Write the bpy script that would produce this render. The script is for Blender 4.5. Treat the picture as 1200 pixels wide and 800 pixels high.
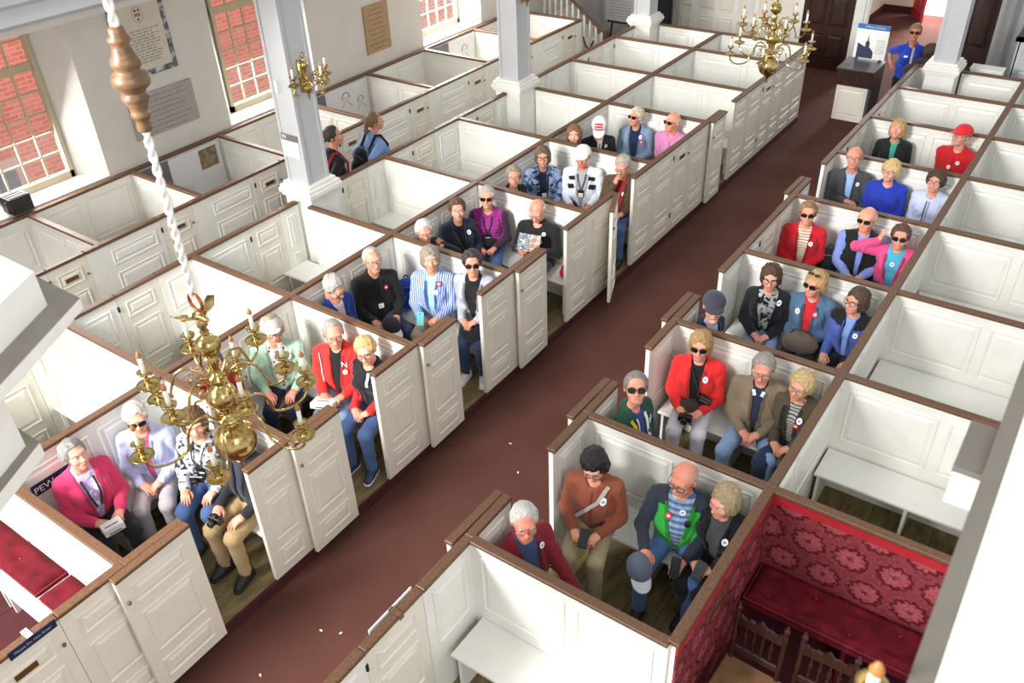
import bpy, math, random
import numpy as np
from mathutils import Matrix, Vector

for o in list(bpy.data.objects):
    bpy.data.objects.remove(o, do_unlink=True)
SC = bpy.context.scene
COL = SC.collection
R = math.radians

# ------------------------------------------------------------------ camera, light, exposure
CAM_Z = 5.739
cam_d = bpy.data.cameras.new('camera')
cam = bpy.data.objects.new('camera', cam_d)
COL.objects.link(cam)
cam_d.sensor_width = 36.0
cam_d.lens = 1011.26 / 1200 * 36.0
cam_d.clip_start = 0.02
cam_d.clip_end = 200
cam_d.dof.use_dof = True
cam_d.dof.focus_distance = 8.5
cam_d.dof.aperture_fstop = 3.2
_p, _y, _r = R(35.2013), R(-36.34917), R(-2.40171)
_f = Vector((math.sin(_y) * math.cos(_p), math.cos(_y) * math.cos(_p), -math.sin(_p)))
_rt = Vector((math.cos(_y), -math.sin(_y), 0))
_u = _rt.cross(_f)
_rt2 = math.cos(_r) * _rt + math.sin(_r) * _u
_u2 = -math.sin(_r) * _rt + math.cos(_r) * _u
cam.matrix_world = Matrix(((_rt2.x, _u2.x, -_f.x, 0), (_rt2.y, _u2.y, -_f.y, 0), (_rt2.z, _u2.z, -_f.z, CAM_Z), (0, 0, 0, 1)))
SC.camera = cam

world = bpy.data.worlds.new('daylight')
SC.world = world
world.use_nodes = True
bg = world.node_tree.nodes['Background']
bg.inputs[0].default_value = (0.93, 0.96, 1.0, 1)
bg.inputs[1].default_value = 0.5


def area(name, loc, target, sx, sy, power, col=(1, 1, 1)):
    d = bpy.data.lights.new(name, 'AREA')
    d.shape = 'RECTANGLE'
    d.size, d.size_y, d.energy, d.color = sx, sy, power, col
    o = bpy.data.objects.new(name, d)
    COL.objects.link(o)
    o.location = loc
    o.rotation_euler = (Vector(target) - Vector(loc)).to_track_quat('-Z', 'Y').to_euler()
    return o


# daylight of the tall altar window behind the camera, and of the gallery and aisle windows
area('altar_window_light', (-6.2, -4.5, 6.8), (-3.0, 6.0, 0.6), 2.6, 4.2, 1700, (1.0, 0.985, 0.96))
area('south_window_light', (3.4, -1.5, 6.2), (-2.5, 4.0, 0.5), 2.4, 3.0, 170, (1.0, 0.98, 0.95))
area('north_window_light', (-10.5, 12.6, 2.3), (-7.0, 12.6, 0.8), 1.1, 1.8, 130, (1.0, 0.99, 0.97))
area('north_window_light', (-10.5, 8.2, 2.2), (-7.0, 8.2, 0.8), 1.0, 1.6, 45, (1.0, 0.99, 0.97))
area('north_window_light', (-10.5, 4.5, 2.2), (-7.0, 4.5, 0.8), 1.0, 1.6, 45, (1.0, 0.99, 0.97))
area('porch_daylight', (-4.05, 23.6, 2.2), (-4.0, 19.0, -0.1), 1.0, 2.0, 420, (1.0, 0.99, 0.97))
SC.view_settings.view_transform = 'Standard'
SC.view_settings.look = 'None'
SC.view_settings.gamma = 1.0
SC.view_settings.use_curve_mapping = False
SC.view_settings.exposure = 0.72

# ------------------------------------------------------------------ materials
MATS = {}


def new_mat(name):
    m = bpy.data.materials.new(name)
    m.use_nodes = True
    nt = m.node_tree
    return m, nt, nt.nodes['Principled BSDF']


def lin(c):
    return tuple((x / 12.92 if x <= 0.04045 else ((x + 0.055) / 1.055) ** 2.4) for x in c)


def hexc(h):
    return lin(tuple(int(h[i:i + 2], 16) / 255 for i in (0, 2, 4)))


def coords(nt, kind='Object', scale=(1, 1, 1), rot=(0, 0, 0)):
    tc = nt.nodes.new('ShaderNodeTexCoord')
    mp = nt.nodes.new('ShaderNodeMapping')
    mp.inputs['Scale'].default_value = scale
    mp.inputs['Rotation'].default_value = rot
    nt.links.new(tc.outputs[kind], mp.inputs[0])
    return mp.outputs[0]


def ramp(nt, fac, stops, interp='LINEAR'):
    r = nt.nodes.new('ShaderNodeValToRGB')
    r.color_ramp.interpolation = interp
    e = r.color_ramp.elements
    while len(e) < len(stops):
        e.new(0.5)
    for i, (p, c) in enumerate(stops):
        e[i].position = p
        e[i].color = (*c[:3], 1)
    nt.links.new(fac, r.inputs[0])
    return r.outputs[0]


def noise(nt, vec, scale, detail=3, rough=0.55):
    n = nt.nodes.new('ShaderNodeTexNoise')
    n.inputs['Scale'].default_value = scale
    n.inputs['Detail'].default_value = detail
    n.inputs['Roughness'].default_value = rough
    nt.links.new(vec, n.inputs['Vector'])
    return n.outputs['Fac']


def bump(nt, bsdf, fac, strength, dist=0.01):
    b = nt.nodes.new('ShaderNodeBump')
    b.inputs['Strength'].default_value = strength
    b.inputs['Distance'].default_value = dist
    nt.links.new(fac, b.inputs['Height'])
    nt.links.new(b.outputs[0], bsdf.inputs['Normal'])


def plain(name, c, rough=0.6, metal=0.0, var=0.12, scale=9.0, bmp=0.0, bscale=60.0, spec=0.5, kind='Object'):
    """solid colour with a little mottling and optional fine relief"""
    key = (name, c, rough, metal)
    if key in MATS:
        return MATS[key]
    m, nt, b = new_mat(name)
    c = hexc(c) if isinstance(c, str) else c
    v = coords(nt, kind)
    f = noise(nt, v, scale)
    col = ramp(nt, f, [(0.3, tuple(x * (1 - var) for x in c)), (0.7, tuple(min(1, x * (1 + var * 0.6)) for x in c))])
    nt.links.new(col, b.inputs['Base Color'])
    b.inputs['Roughness'].default_value = rough
    b.inputs['Metallic'].default_value = metal
    b.inputs['Specular IOR Level'].default_value = spec
    if bmp:
        bump(nt, b, noise(nt, v, bscale, 2), bmp)
    MATS[key] = m
    return m


def wood(name, dark, light, scale=(2, 2, 14), rough=0.5, bscale=0.15):
    key = ('wood', name)
    if key in MATS:
        return MATS[key]
    m, nt, b = new_mat(name)
    v = coords(nt, 'Object', scale)
    f = noise(nt, v, 3.0, 5, 0.62)
    nt.links.new(ramp(nt, f, [(0.28, hexc(dark)), (0.72, hexc(light))]), b.inputs['Base Color'])
    b.inputs['Roughness'].default_value = rough
    bump(nt, b, f, bscale, 0.004)
    MATS[key] = m
    return m


def cloth(name, c, c2=None, pattern=None, scale=1.0, rough=0.85):
    """garment fabrics: solid, stripes, plaid, floral, denim, quilt"""
    key = ('cloth', name, c, c2, pattern, scale)
    if key in MATS:
        return MATS[key]
    m, nt, b = new_mat(name)
    a = hexc(c)
    a2 = hexc(c2) if c2 else tuple(x * 0.6 for x in a)
    b.inputs['Roughness'].default_value = rough
    b.inputs['Specular IOR Level'].default_value = 0.3
    b.inputs['Sheen Weight'].default_value = 0.15
    L = nt.links.new
    v = coords(nt, 'Object')
    weave = noise(nt, v, 160, 2)

    def wave(direction, sc, distort=0.0):
        w = nt.nodes.new('ShaderNodeTexWave')
        w.bands_direction = direction
        w.inputs['Scale'].default_value = sc
        w.inputs['Distortion'].default_value = distort
        w.inputs['Detail'].default_value = 1
        L(v, w.inputs['Vector'])
        return w.outputs['Fac']
    if pattern == 'vstripe':
        col = ramp(nt, wave('X', 14 * scale), [(0.0, a), (0.72, a), (0.8, a2), (1, a2)])
    elif pattern == 'hstripe':
        col = ramp(nt, wave('Z', 11 * scale), [(0.0, a), (0.5, a), (0.6, a2), (1, a2)])
    elif pattern == 'plaid':
        w1, w2 = wave('X', 6 * scale), wave('Z', 6 * scale)
        c1 = ramp(nt, w1, [(0.0, a), (0.45, a), (0.55, a2), (1, a2)])
        c2_ = ramp(nt, w2, [(0.0, a), (0.45, a), (0.55, (0.55, 0.62, 0.75)), (1, (0.55, 0.62, 0.75))])
        mx = nt.nodes.new('ShaderNodeMixRGB')
        mx.inputs[0].default_value = 0.5
        L(c1, mx.inputs[1]); L(c2_, mx.inputs[2])
        col = mx.outputs[0]
    elif pattern == 'floral':
        vo = nt.nodes.new('ShaderNodeTexVoronoi')
        vo.inputs['Scale'].default_value = 26 * scale
        L(v, vo.inputs['Vector'])
        f = noise(nt, v, 18 * scale, 2)
        mx = nt.nodes.new('ShaderNodeMath'); mx.operation = 'MULTIPLY'
        L(vo.outputs['Distance'], mx.inputs[0]); L(f, mx.inputs[1])
        col = ramp(nt, mx.outputs[0], [(0.14, a2), (0.2, a), (0.5, a)])
    elif pattern == 'camo':
        f = noise(nt, v, 13 * scale, 3)
        col = ramp(nt, f, [(0.42, a), (0.5, a2), (0.58, a2), (0.64, a)])
    else:
        f = noise(nt, v, 5, 3)
        k = 0.22 if pattern == 'denim' else 0.1
        col = ramp(nt, f, [(0.3, tuple(x * (1 - k) for x in a)), (0.7, tuple(min(1, x * (1 + k)) for x in a))])
    L(col, b.inputs['Base Color'])
    if pattern == 'quilt':
        bump(nt, b, wave('Z', 7, 1.0), 0.6, 0.012)
    else:
        bump(nt, b, weave, 0.25, 0.002)
    MATS[key] = m
    return m


def hairmat(c):
    key = ('hair', c)
    if key in MATS:
        return MATS[key]
    m, nt, b = new_mat('hair_strands')
    a = hexc(c)
    v = coords(nt, 'Object', (44, 44, 9))
    f = noise(nt, v, 1.7, 6, 0.8)
    L = nt.links.new
    L(ramp(nt, f, [(0.3, tuple(x * 0.38 for x in a)), (0.5, tuple(x * 0.85 for x in a)), (0.68, tuple(min(1, x * 1.3) for x in a))]), b.inputs['Base Color'])
    b.inputs['Roughness'].default_value = 0.55
    bump(nt, b, f, 0.9, 0.008)
    MATS[key] = m
    return m


def skinmat(c):
    key = ('skin', c)
    if key in MATS:
        return MATS[key]
    m, nt, b = new_mat('skin')
    a = hexc(c)
    v = coords(nt, 'Object')
    f = noise(nt, v, 14, 3)
    red = (min(1, a[0] * 1.03), a[1] * 0.72, a[2] * 0.64)
    nt.links.new(ramp(nt, f, [(0.35, a), (0.7, red)]), b.inputs['Base Color'])
    b.inputs['Roughness'].default_value = 0.5
    b.inputs['Subsurface Weight'].default_value = 0.06
    b.inputs['Subsurface Radius'].default_value = (0.012, 0.005, 0.003)
    MATS[key] = m
    return m


WHITE = plain('white_paint', 'e6e5de', 0.42, var=0.05, scale=4, bmp=0.05, bscale=40)
WARMW = plain('cream_white_paint', 'e2dccf', 0.45, var=0.05, scale=4)
PLASTER = plain('wall_plaster', 'd6d1ca', 0.8, var=0.05, scale=3, bmp=0.08, bscale=25)
GREYP = plain('grey_column_paint', 'b9bbbd', 0.45, var=0.04, scale=3)
RAIL = wood('oiled_walnut_rail', '4b3222', '765338', (26, 26, 26), 0.5, 0.08)
DARKW = wood('dark_mahogany', '1a0c08', '40201a', (6, 6, 2), 0.35)
PLANK = wood('worn_floorboard', '4d4228', '8c7a52', (5, 1.2, 5), 0.6)
CARPET = None
BRASS = None
BLACK = plain('black_plastic', '17181a', 0.4, var=0.1)
CANDLE = plain('ivory_candle', 'f2ede0', 0.4, var=0.02)
AMBER = plain('amber_bulb_tip', 'b4703a', 0.25, var=0.1)
IRON = plain('dark_iron', '2a2522', 0.5, metal=0.6)
PLATE = plain('aged_brass_plate', '7c5f36', 0.4, metal=0.7, var=0.2)
GROOVE = plain('shadow_gap_putty', '8d867a', 0.8)
PAPER = plain('white_paper', 'eeeeea', 0.7, var=0.02)
NAVYS = plain('navy_sign_board', '15213f', 0.5, var=0.05)


def _carpet():
    global CARPET, BRASS
    m, nt, b = new_mat('maroon_carpet')
    v = coords(nt)
    f1 = noise(nt, v, 190, 3, 0.7)
    f2 = noise(nt, v, 1.3, 3)
    mx = nt.nodes.new('ShaderNodeMath'); mx.operation = 'ADD'
    m2 = nt.nodes.new('ShaderNodeMath'); m2.operation = 'MULTIPLY'; m2.inputs[1].default_value = 0.45
    nt.links.new(f2, m2.inputs[0]); nt.links.new(m2.outputs[0], mx.inputs[0]); nt.links.new(f1, mx.inputs[1])
    nt.links.new(ramp(nt, mx.outputs[0], [(0.35, hexc('381c16')), (0.95, hexc('603e36'))]), b.inputs['Base Color'])
    b.inputs['Roughness'].default_value = 0.95
    b.inputs['Specular IOR Level'].default_value = 0.15
    bump(nt, b, f1, 0.4, 0.004)
    CARPET = m
    m, nt, b = new_mat('polished_brass')
    v = coords(nt)
    f = noise(nt, v, 14, 3)
    nt.links.new(ramp(nt, f, [(0.3, hexc('9a7f45')), (0.7, hexc('d6bd80'))]), b.inputs['Base Color'])
    b.inputs['Metallic'].default_value = 1.0
    b.inputs['Roughness'].default_value = 0.2
    BRASS = m


_carpet()


def damask():
    m, nt, b = new_mat('red_damask')
    L = nt.links.new
    v = coords(nt, 'Object', (1, 1, 1))
    # repeating flower medallions: polar rosettes on a staggered grid
    sep = nt.nodes.new('ShaderNodeSeparateXYZ'); L(v, sep.inputs[0])

    def mth(op, a, b_=None):
        n = nt.nodes.new('ShaderNodeMath'); n.operation = op
        for i, q in enumerate((a, b_)):
            if q is None:
                continue
            if isinstance(q, (int, float)):
                n.inputs[i].default_value = q
            else:
                L(q, n.inputs[i])
        return n.outputs[0]
    h = mth('ADD', sep.outputs['X'], sep.outputs['Y'])
    cell_h, cell_v = 0.30, 0.26
    row = mth('FLOOR', mth('DIVIDE', sep.outputs['Z'], cell_v))
    off = mth('MULTIPLY', mth('MODULO', row, 2.0), 0.5)
    u = mth('SUBTRACT', mth('FRACT', mth('ADD', mth('DIVIDE', h, cell_h), off)), 0.5)
    w = mth('SUBTRACT', mth('FRACT', mth('DIVIDE', sep.outputs['Z'], cell_v)), 0.5)
    r = mth('SQRT', mth('ADD', mth('MULTIPLY', u, u), mth('MULTIPLY', w, w)))
    ang = mth('ARCTAN2', w, u)
    pet = mth('MULTIPLY', mth('COSINE', mth('MULTIPLY', ang, 11.0)), 0.03)
    rr = mth('ADD', r, pet)
    n1 = noise(nt, v, 42, 4, 0.7)
    rr2 = mth('ADD', rr, mth('MULTIPLY', mth('SUBTRACT', n1, 0.5), 0.34))
    col = ramp(nt, rr2, [(0.03, hexc('5a101a')), (0.1, hexc('a0525a')), (0.3, hexc('9a484e')), (0.345, hexc('560f19')),
                         (0.4, hexc('560f19')), (0.44, hexc('863b41')), (0.6, hexc('7c323a'))])
    n2 = ramp(nt, noise(nt, v, 70, 3, 0.6), [(0.35, (0.62, 0.5, 0.52)), (0.62, (1.0, 1.0, 1.0))])
    mu = nt.nodes.new('ShaderNodeMixRGB')
    mu.blend_type = 'MULTIPLY'
    mu.inputs[0].default_value = 1.0
    L(col, mu.inputs[1]); L(n2, mu.inputs[2])
    L(mu.outputs[0], b.inputs['Base Color'])
    b.inputs['Roughness'].default_value = 0.7
    b.inputs['Specular IOR Level'].default_value = 0.25
    return m


DAMASK = damask()
VELVET = plain('crimson_velvet', '5c0d1a', 0.85, var=0.35, scale=9, bmp=0.1, bscale=50, spec=0.2)
LEDGE2 = plain('grey_ledge_painted_shade', '605b55', 0.8, var=0.1)  # darker ledge tone for the gallery: its shade is put into the colour
LEDGE = plain('grey_brown_ledge_paint', '8d867c', 0.8, var=0.1)  # even grey-brown for the canopy ledge tops
REDPAINT = plain('red_cloth_band', '9c1420', 0.7)
DARKRED = plain('dark_red_riser', '451018', 0.85, var=0.2)


def glass():
    m, nt, b = new_mat('window_glass')
    b.inputs['Base Color'].default_value = (1, 1, 1, 1)
    b.inputs['Roughness'].default_value = 0.02
    b.inputs['Alpha'].default_value = 0.06
    return m


GLASS = glass()


def tinted(c, alpha):
    key = ('tint', c, alpha)
    if key not in MATS:
        m, nt, b = new_mat('spectacle_lens')
        b.inputs['Base Color'].default_value = (*hexc(c), 1)
        b.inputs['Roughness'].default_value = 0.08
        b.inputs['Alpha'].default_value = alpha
        MATS[key] = m
    return MATS[key]


# ------------------------------------------------------------------ mesh helpers
class MB:
    """collects shapes; build() links them as ONE mesh object"""

    def __init__(s):
        s.v, s.f, s.m, s.mats = [], [], [], []

    def mi(s, mat):
        if mat not in s.mats:
            s.mats.append(mat)
        return s.mats.index(mat)

    def add(s, v, f, mat):
        n = len(s.v)
        k = s.mi(mat)
        s.v += [tuple(p) for p in v]
        s.f += [tuple(i + n for i in q) for q in f]
        s.m += [k] * len(f)
        return s

    def box(s, lo, hi, mat, bev=0.0):
        (x0, y0, z0), (x1, y1, z1) = lo, hi
        if not bev:
            v = [(x0, y0, z0), (x1, y0, z0), (x1, y1, z0), (x0, y1, z0), (x0, y0, z1), (x1, y0, z1), (x1, y1, z1), (x0, y1, z1)]
            f = [(0, 3, 2, 1), (4, 5, 6, 7), (0, 1, 5, 4), (1, 2, 6, 5), (2, 3, 7, 6), (3, 0, 4, 7)]
            return s.add(v, f, mat)
        b = bev
        v = []
        for zz, k in ((z0, b), (z0 + b, 0), (z1 - b, 0), (z1, b)):
            v += [(x0 + k, y0 + k, zz), (x1 - k, y0 + k, zz), (x1 - k, y1 - k, zz), (x0 + k, y1 - k, zz)]
        f = [(3, 2, 1, 0), (12, 13, 14, 15)]
        for j in range(3):
            for i in range(4):
                a, c = 4 * j + i, 4 * j + (i + 1) % 4
                f.append((a, c, c + 4, a + 4))
        return s.add(v, f, mat)

    def tube(s, path, rad, mat, n=8, closed=False):
        path = [Vector(p) for p in path]
        k = len(path)
        rad = rad if hasattr(rad, '__len__') else [rad] * k
        v, f = [], []
        up = Vector((0.13, 0.21, 0.97))
        for i, p in enumerate(path):
            a = path[(i - 1) % k] if closed or i > 0 else p
            b = path[(i + 1) % k] if closed or i < k - 1 else p
            t = (b - a).normalized()
            s1 = t.cross(up)
            if s1.length < 1e-3:
                s1 = t.cross(Vector((1, 0, 0)))
            s1.normalize()
            s2 = t.cross(s1)
            for j in range(n):
                q = 2 * math.pi * j / n
                v.append(p + rad[i] * (math.cos(q) * s1 + math.sin(q) * s2))
        m = k if closed else k - 1
        for i in range(m):
            for j in range(n):
                a, b = i * n + j, i * n + (j + 1) % n
                c, d = ((i + 1) % k) * n + (j + 1) % n, ((i + 1) % k) * n + j
                f.append((a, b, c, d))
        if not closed:
            f.append(tuple(range(n))[::1])
            f.append(tuple((k - 1) * n + j for j in range(n))[::-1])
        return s.add(v, f, mat)

    def lathe(s, prof, mat, n=20, o=(0, 0, 0)):
        v, f = [], []
        for r, z in prof:
            for j in range(n):
                q = 2 * math.pi * j / n
                v.append((o[0] + r * math.cos(q), o[1] + r * math.sin(q), o[2] + z))
        for i in range(len(prof) - 1):
            for j in range(n):
                a, b = i * n + j, i * n + (j + 1) % n
                f.append((a, b, b + n, a + n))
        return s.add(v, f, mat)

    def build(s, name, parent=None, smooth=False, loc=None):
        o = link(name, mesh_from(name, s.v, s.f, s.mats, s.m, smooth), parent)
        if loc:
            o.location = loc
        return o


def mesh_from(name, v, f, mats, mi=None, smooth=False):
    me = bpy.data.meshes.new(name)
    me.from_pydata([tuple(map(float, p)) for p in v] if not isinstance(v, np.ndarray) else v.tolist(), [], f if not isinstance(f, np.ndarray) else f.tolist())
    for m in mats:
        me.materials.append(m)
    if mi is not None and len(mi):
        me.polygons.foreach_set('material_index', np.asarray(mi, np.int32))
    if smooth:
        me.polygons.foreach_set('use_smooth', np.ones(len(me.polygons), bool))
    me.update()
    return me


def link(name, me, parent=None):
    o = bpy.data.objects.new(name, me)
    COL.objects.link(o)
    if parent is not None:
        o.parent = parent
    return o


def thing(name, label, cat, loc=(0, 0, 0), rotz=0.0, group=None):
    o = bpy.data.objects.new(name, None)
    o.empty_display_size = 0.1
    COL.objects.link(o)
    o.location = loc
    o.rotation_euler = (0, 0, rotz)
    return tag(o, label, cat, group)


def tag(o, label, cat, group=None):
    o['label'] = label
    o['category'] = cat
    if group:
        o['group'] = group
    return o


def struct(o, label=None):
    o['kind'] = 'structure'
    if label:
        o['label'] = label
    return o


def copy_tree(o, parent=None):
    c = o.copy()
    COL.objects.link(c)
    c.parent = parent
    for ch in o.children:
        copy_tree(ch, c)
    return c


def text(name, s, size, mat, parent, mtx, extrude=0.0008):
    cu = bpy.data.curves.new(name, 'FONT')
    cu.body = s
    cu.size = size
    cu.align_x = 'CENTER'
    cu.align_y = 'CENTER'
    cu.extrude = extrude
    cu.materials.append(mat)
    o = bpy.data.objects.new(name, cu)
    COL.objects.link(o)
    o.parent = parent
    o.matrix_local = mtx
    bpy.context.view_layer.update()
    me = bpy.data.meshes.new_from_object(o.evaluated_get(bpy.context.evaluated_depsgraph_get()))
    n_ = link(name, me, parent)
    n_.matrix_local = mtx
    bpy.data.objects.remove(o, do_unlink=True)
    n_.name = name
    n_['kind'] = 'stuff'
    return n_


# ------------------------------------------------------------------ setting
XW, XD, XC, XS, XB, XE, XF, XG = -10.20, -8.74, -7.644, -6.105, -4.52, -2.70, -1.158, 0.42
YL = [0.05, 1.594, 3.093, 4.614, 6.136, 7.707, 9.30, 10.91, 12.37, 13.87, 14.95]
YR = [1.50, 3.075, 4.641, 6.235, 7.797, 9.328, 10.80, 12.22, 13.59, 14.75]
YD = [2.75, 4.215, 5.64, 7.07, 8.62, 10.13, 11.61, 13.04, 14.50]
YBACK = 18.0
CARP = -0.10

fl = MB()
fl.box((-11, -2, CARP - 0.1), (2.5, 23.0, CARP), CARPET)
struct(fl.build('floor'), 'maroon carpet laid over the aisles')

# north wall with three splayed window openings
WIN = [(3.98, 5.10), (7.66, 8.80), (11.98, 13.10)]
ZS0, ZS1 = 1.30, 3.62
wl = MB()
xw, xo = XW - 0.05, XW - 0.42
y = -2.0
for i, (a, b) in enumerate(WIN):
    a2, b2 = a - 0.30, b + 0.28
    wl.box((xo, y, CARP), (xw, a2, 3.88), PLASTER)
    wl.box((xo, a2, CARP), (xw, b2, ZS0 - 0.03), PLASTER)
    wl.box((xo, a2, ZS1), (xw, b2, 3.88), PLASTER)
    # splayed reveals and sloping sill
    for (p, q) in ((a2, a), (b2, b)):
        wl.add([(xw, p, ZS0 - 0.03), (xo, q, ZS0), (xo, q, ZS1), (xw, p, ZS1)], [(0, 1, 2, 3)], PLASTER)
        wl.add([(xo, p, ZS0 - 0.03), (xo, q, ZS0 - 0.03), (xo, q, ZS1), (xo, p, ZS1)], [(0, 1, 2, 3)], PLASTER)
    wl.add([(xw, a2, ZS0 - 0.03), (xw, b2, ZS0 - 0.03), (xo, b, ZS0), (xo, a, ZS0)], [(0, 1, 2, 3)], WHITE)
    y = b2
wl.box((xo, y, CARP), (xw, YBACK, 3.88), PLASTER)
struct(wl.build('wall_north'), 'cream plaster wall with splayed window openings')

FRAME = plain('buff_window_paint', 'b9ad92', 0.5, var=0.06)
for i, (a, b) in enumerate(WIN):
    w = thing('window_%d' % (i + 1), ['tall sash window of small panes beside the black speaker on its sill', 'tall sash window of small panes between the grey plaque and grey column',
              'overexposed tall sash window behind the farther grey column'][i], 'window')
    del w['category']
    w['kind'] = 'structure'
    w.location = (xo, (a + b) / 2, ZS0)
    f = MB()
    W2 = (b - a) / 2
    for s in (-1, 1):
        f.box((-0.03, s * W2 - 0.05 * (s > 0) - 0.0, 0), (0.06, s * W2 + 0.05 * (s < 0), ZS1 - ZS0), FRAME)
    f.box((-0.03, -W2, 0), (0.06, W2, 0.09), FRAME)
    f.box((-0.03, -W2, 1.37), (0.03, W2, 1.46), FRAME)
    f.box((-0.03, -W2, ZS1 - ZS0 - 0.05), (0.06, W2, ZS1 - ZS0), FRAME)
    f.build('window_frame', w)
    mw = MB()
    ys = np.linspace(-W2 + 0.05, W2 - 0.05, 5)
    zs = list(np.linspace(0.09, 1.37, 6)) + list(np.linspace(1.46, 2.27, 4))
    for yy in ys[1:-1]:
        mw.box((-0.012, yy - 0.011, 0.09), (0.02, yy + 0.011, 2.27), FRAME)
    for zz in zs[1:5] + zs[7:9]:
        mw.box((-0.012, -W2 + 0.05, zz - 0.010), (0.018, W2 - 0.05, zz + 0.010), FRAME)
    mw.build('muntin_grid', w)
    pm = None
    for j in range(4):
        for k in range(8):
            if k == 5:
                continue
            z0_, z1_ = zs[k], zs[k + 1]
            key = round(z1_ - z0_, 3)
            p = MB()
            p.box((-0.002, ys[j] + 0.011, z0_ + 0.01), (0.002, ys[j + 1] - 0.011, z1_ - 0.01), GLASS)
            p.build('pane', w)

# brick house across the alley, seen through the windows
m, nt, bs = new_mat('sunlit_brick')  # no sun outside: sunlight on the brick is put into its bright base colours
bt = nt.nodes.new('ShaderNodeTexBrick')
bt.inputs['Color1'].default_value = (*hexc('ec8a74'), 1)
bt.inputs['Color2'].default_value = (*hexc('de6c58'), 1)
bt.inputs['Mortar'].default_value = (*hexc('eeb6a2'), 1)
bt.inputs['Scale'].default_value = 1.0
bt.inputs['Mortar Size'].default_value = 0.006
bt.inputs['Brick Width'].default_value = 0.21
bt.inputs['Row Height'].default_value = 0.075
nt.links.new(coords(nt, 'Object', (1, 1, 1), (math.pi / 2, 0, math.pi / 2)), bt.inputs['Vector'])
tc = nt.nodes.new('ShaderNodeTexCoord')
sx = nt.nodes.new('ShaderNodeSeparateXYZ')
cx = nt.nodes.new('ShaderNodeCombineXYZ')
nt.links.new(tc.outputs['Object'], sx.inputs[0])
nt.links.new(sx.outputs['Y'], cx.inputs['X'])
nt.links.new(sx.outputs['Z'], cx.inputs['Y'])
nt.links.new(cx.outputs[0], bt.inputs['Vector'])
nt.links.new(bt.outputs['Color'], bs.inputs['Base Color'])
bs.inputs['Roughness'].default_value = 0.9
bump(nt, bs, bt.outputs['Fac'], -0.4, 0.01)
BRICK = m
bw = MB()
bw.box((-14.6, -4, -3), (-14.2, 19.0, 8), BRICK)
o = bw.build('brick_house')
tag(o, 'red brick house wall seen through the window panes', 'building')
for yy in (5.55, ):
    ww = MB()
    ww.box((-14.22, yy - 0.45, -0.75), (-14.12, yy + 0.45, 0.45), plain('pale_stone_trim', 'd9b9a5', 0.7))
    ww.box((-14.13, yy - 0.36, -0.65), (-14.10, yy - 0.03, 0.3), plain('alley_window_glass', '6d6a7c', 0.2))
    ww.box((-14.13, yy + 0.03, -0.65), (-14.10, yy + 0.36, 0.3), plain('alley_window_glass', '6d6a7c', 0.2))
    ww.build('house_window', o)

# gallery over the north aisle: stepped cornice along its front
gm = MB()
prof = [(-7.22, 3.82), (-7.16, 3.86), (-7.16, 3.98), (-7.10, 4.02), (-7.10, 4.10), (-7.04, 4.14), (-7.04, 4.30), (-7.16, 4.34), (-7.16, 5.2), (-7.45, 5.2), (-7.45, 3.82)]
prof = [(x_, z_ + 0.15) for x_, z_ in prof]
pv = [(x_, -2.0, z_) for x_, z_ in prof] + [(x_, YBACK, z_) for x_, z_ in prof]
n_ = len(prof)
gm.add(pv, [(i, (i + 1) % n_, (i + 1) % n_ + n_, i + n_) for i in range(n_)] + [tuple(range(n_)), tuple(range(2 * n_ - 1, n_ - 1, -1))], GREYP)
struct(gm.build('trim_1'), 'grey moulded cornice of the north gallery front')
cm = MB()
cm.box((XW - 0.05, -2, 3.86), (-7.45, YBACK, 3.97), PLASTER)
struct(cm.build('ceiling'), 'plaster soffit under the north gallery')

# back wall with its openings
BX = [(-10.4, -5.75), (-4.62, -4.45)]
wb = MB()
WBM = plain('pale_grey_paint', 'c4c4c2', 0.5, var=0.04)
wb.box((-10.6, YBACK, CARP), (-5.65, YBACK + 0.2, 4.5), WHITE)
wb.box((-4.62, YBACK, CARP), (-4.40, YBACK + 0.2, 4.5), WHITE)
wb.box((-5.65, YBACK, 2.6), (2.5, YBACK + 0.2, 4.5), WHITE)
wb.box((-2.62, YBACK, CARP), (-1.95, YBACK + 0.2, 2.6), WBM)
wb.box((-1.2, YBACK, CARP), (2.5, YBACK + 0.2, 2.6), WBM)
wo = struct(wb.build('wall_back'), 'white panelled back wall')
PANEL_CACHE = {}
RINGS = [(0, 0), (0.005, 0.011), (0.014, 0.011), (0.022, 0.001), (0.032, 0.001), (0.062, 0.012)]


def panel_mesh(w, h, mat, k=1.0):
    key = (round(w, 2), round(h, 2), mat.name, k)
    if key not in PANEL_CACHE:
        w, h = key[0], key[1]
        v, f = [], []
        for ins, d in RINGS:
            ins = min(ins, 0.32 * min(w, h))
            for sx_, sz_ in ((-1, -1), (1, -1), (1, 1), (-1, 1)):
                v.append((sx_ * (w / 2 - ins), -d * k, sz_ * (h / 2 - ins)))
        for r_ in range(len(RINGS) - 1):
            for i in range(4):
                a, b = r_ * 4 + i, r_ * 4 + (i + 1) % 4
                f.append((a, b, b + 4, a + 4))
        q = (len(RINGS) - 1) * 4
        f.append((q, q + 1, q + 2, q + 3))
        PANEL_CACHE[key] = mesh_from('panel', v, f, [mat])
    return PANEL_CACHE[key]


ROT = {'-y': 0, '+x': math.pi / 2, '+y': math.pi, '-x': -math.pi / 2}


def panel(parent, org, c, w, h, side, mat=WHITE, k=1.0):
    o = link('panel', panel_mesh(w, h, mat, k), parent)
    o.location = (c[0] - org[0], c[1] - org[1], c[2] - org[2])
    o.rotation_euler = (0, 0, ROT[side])
    return o


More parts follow.
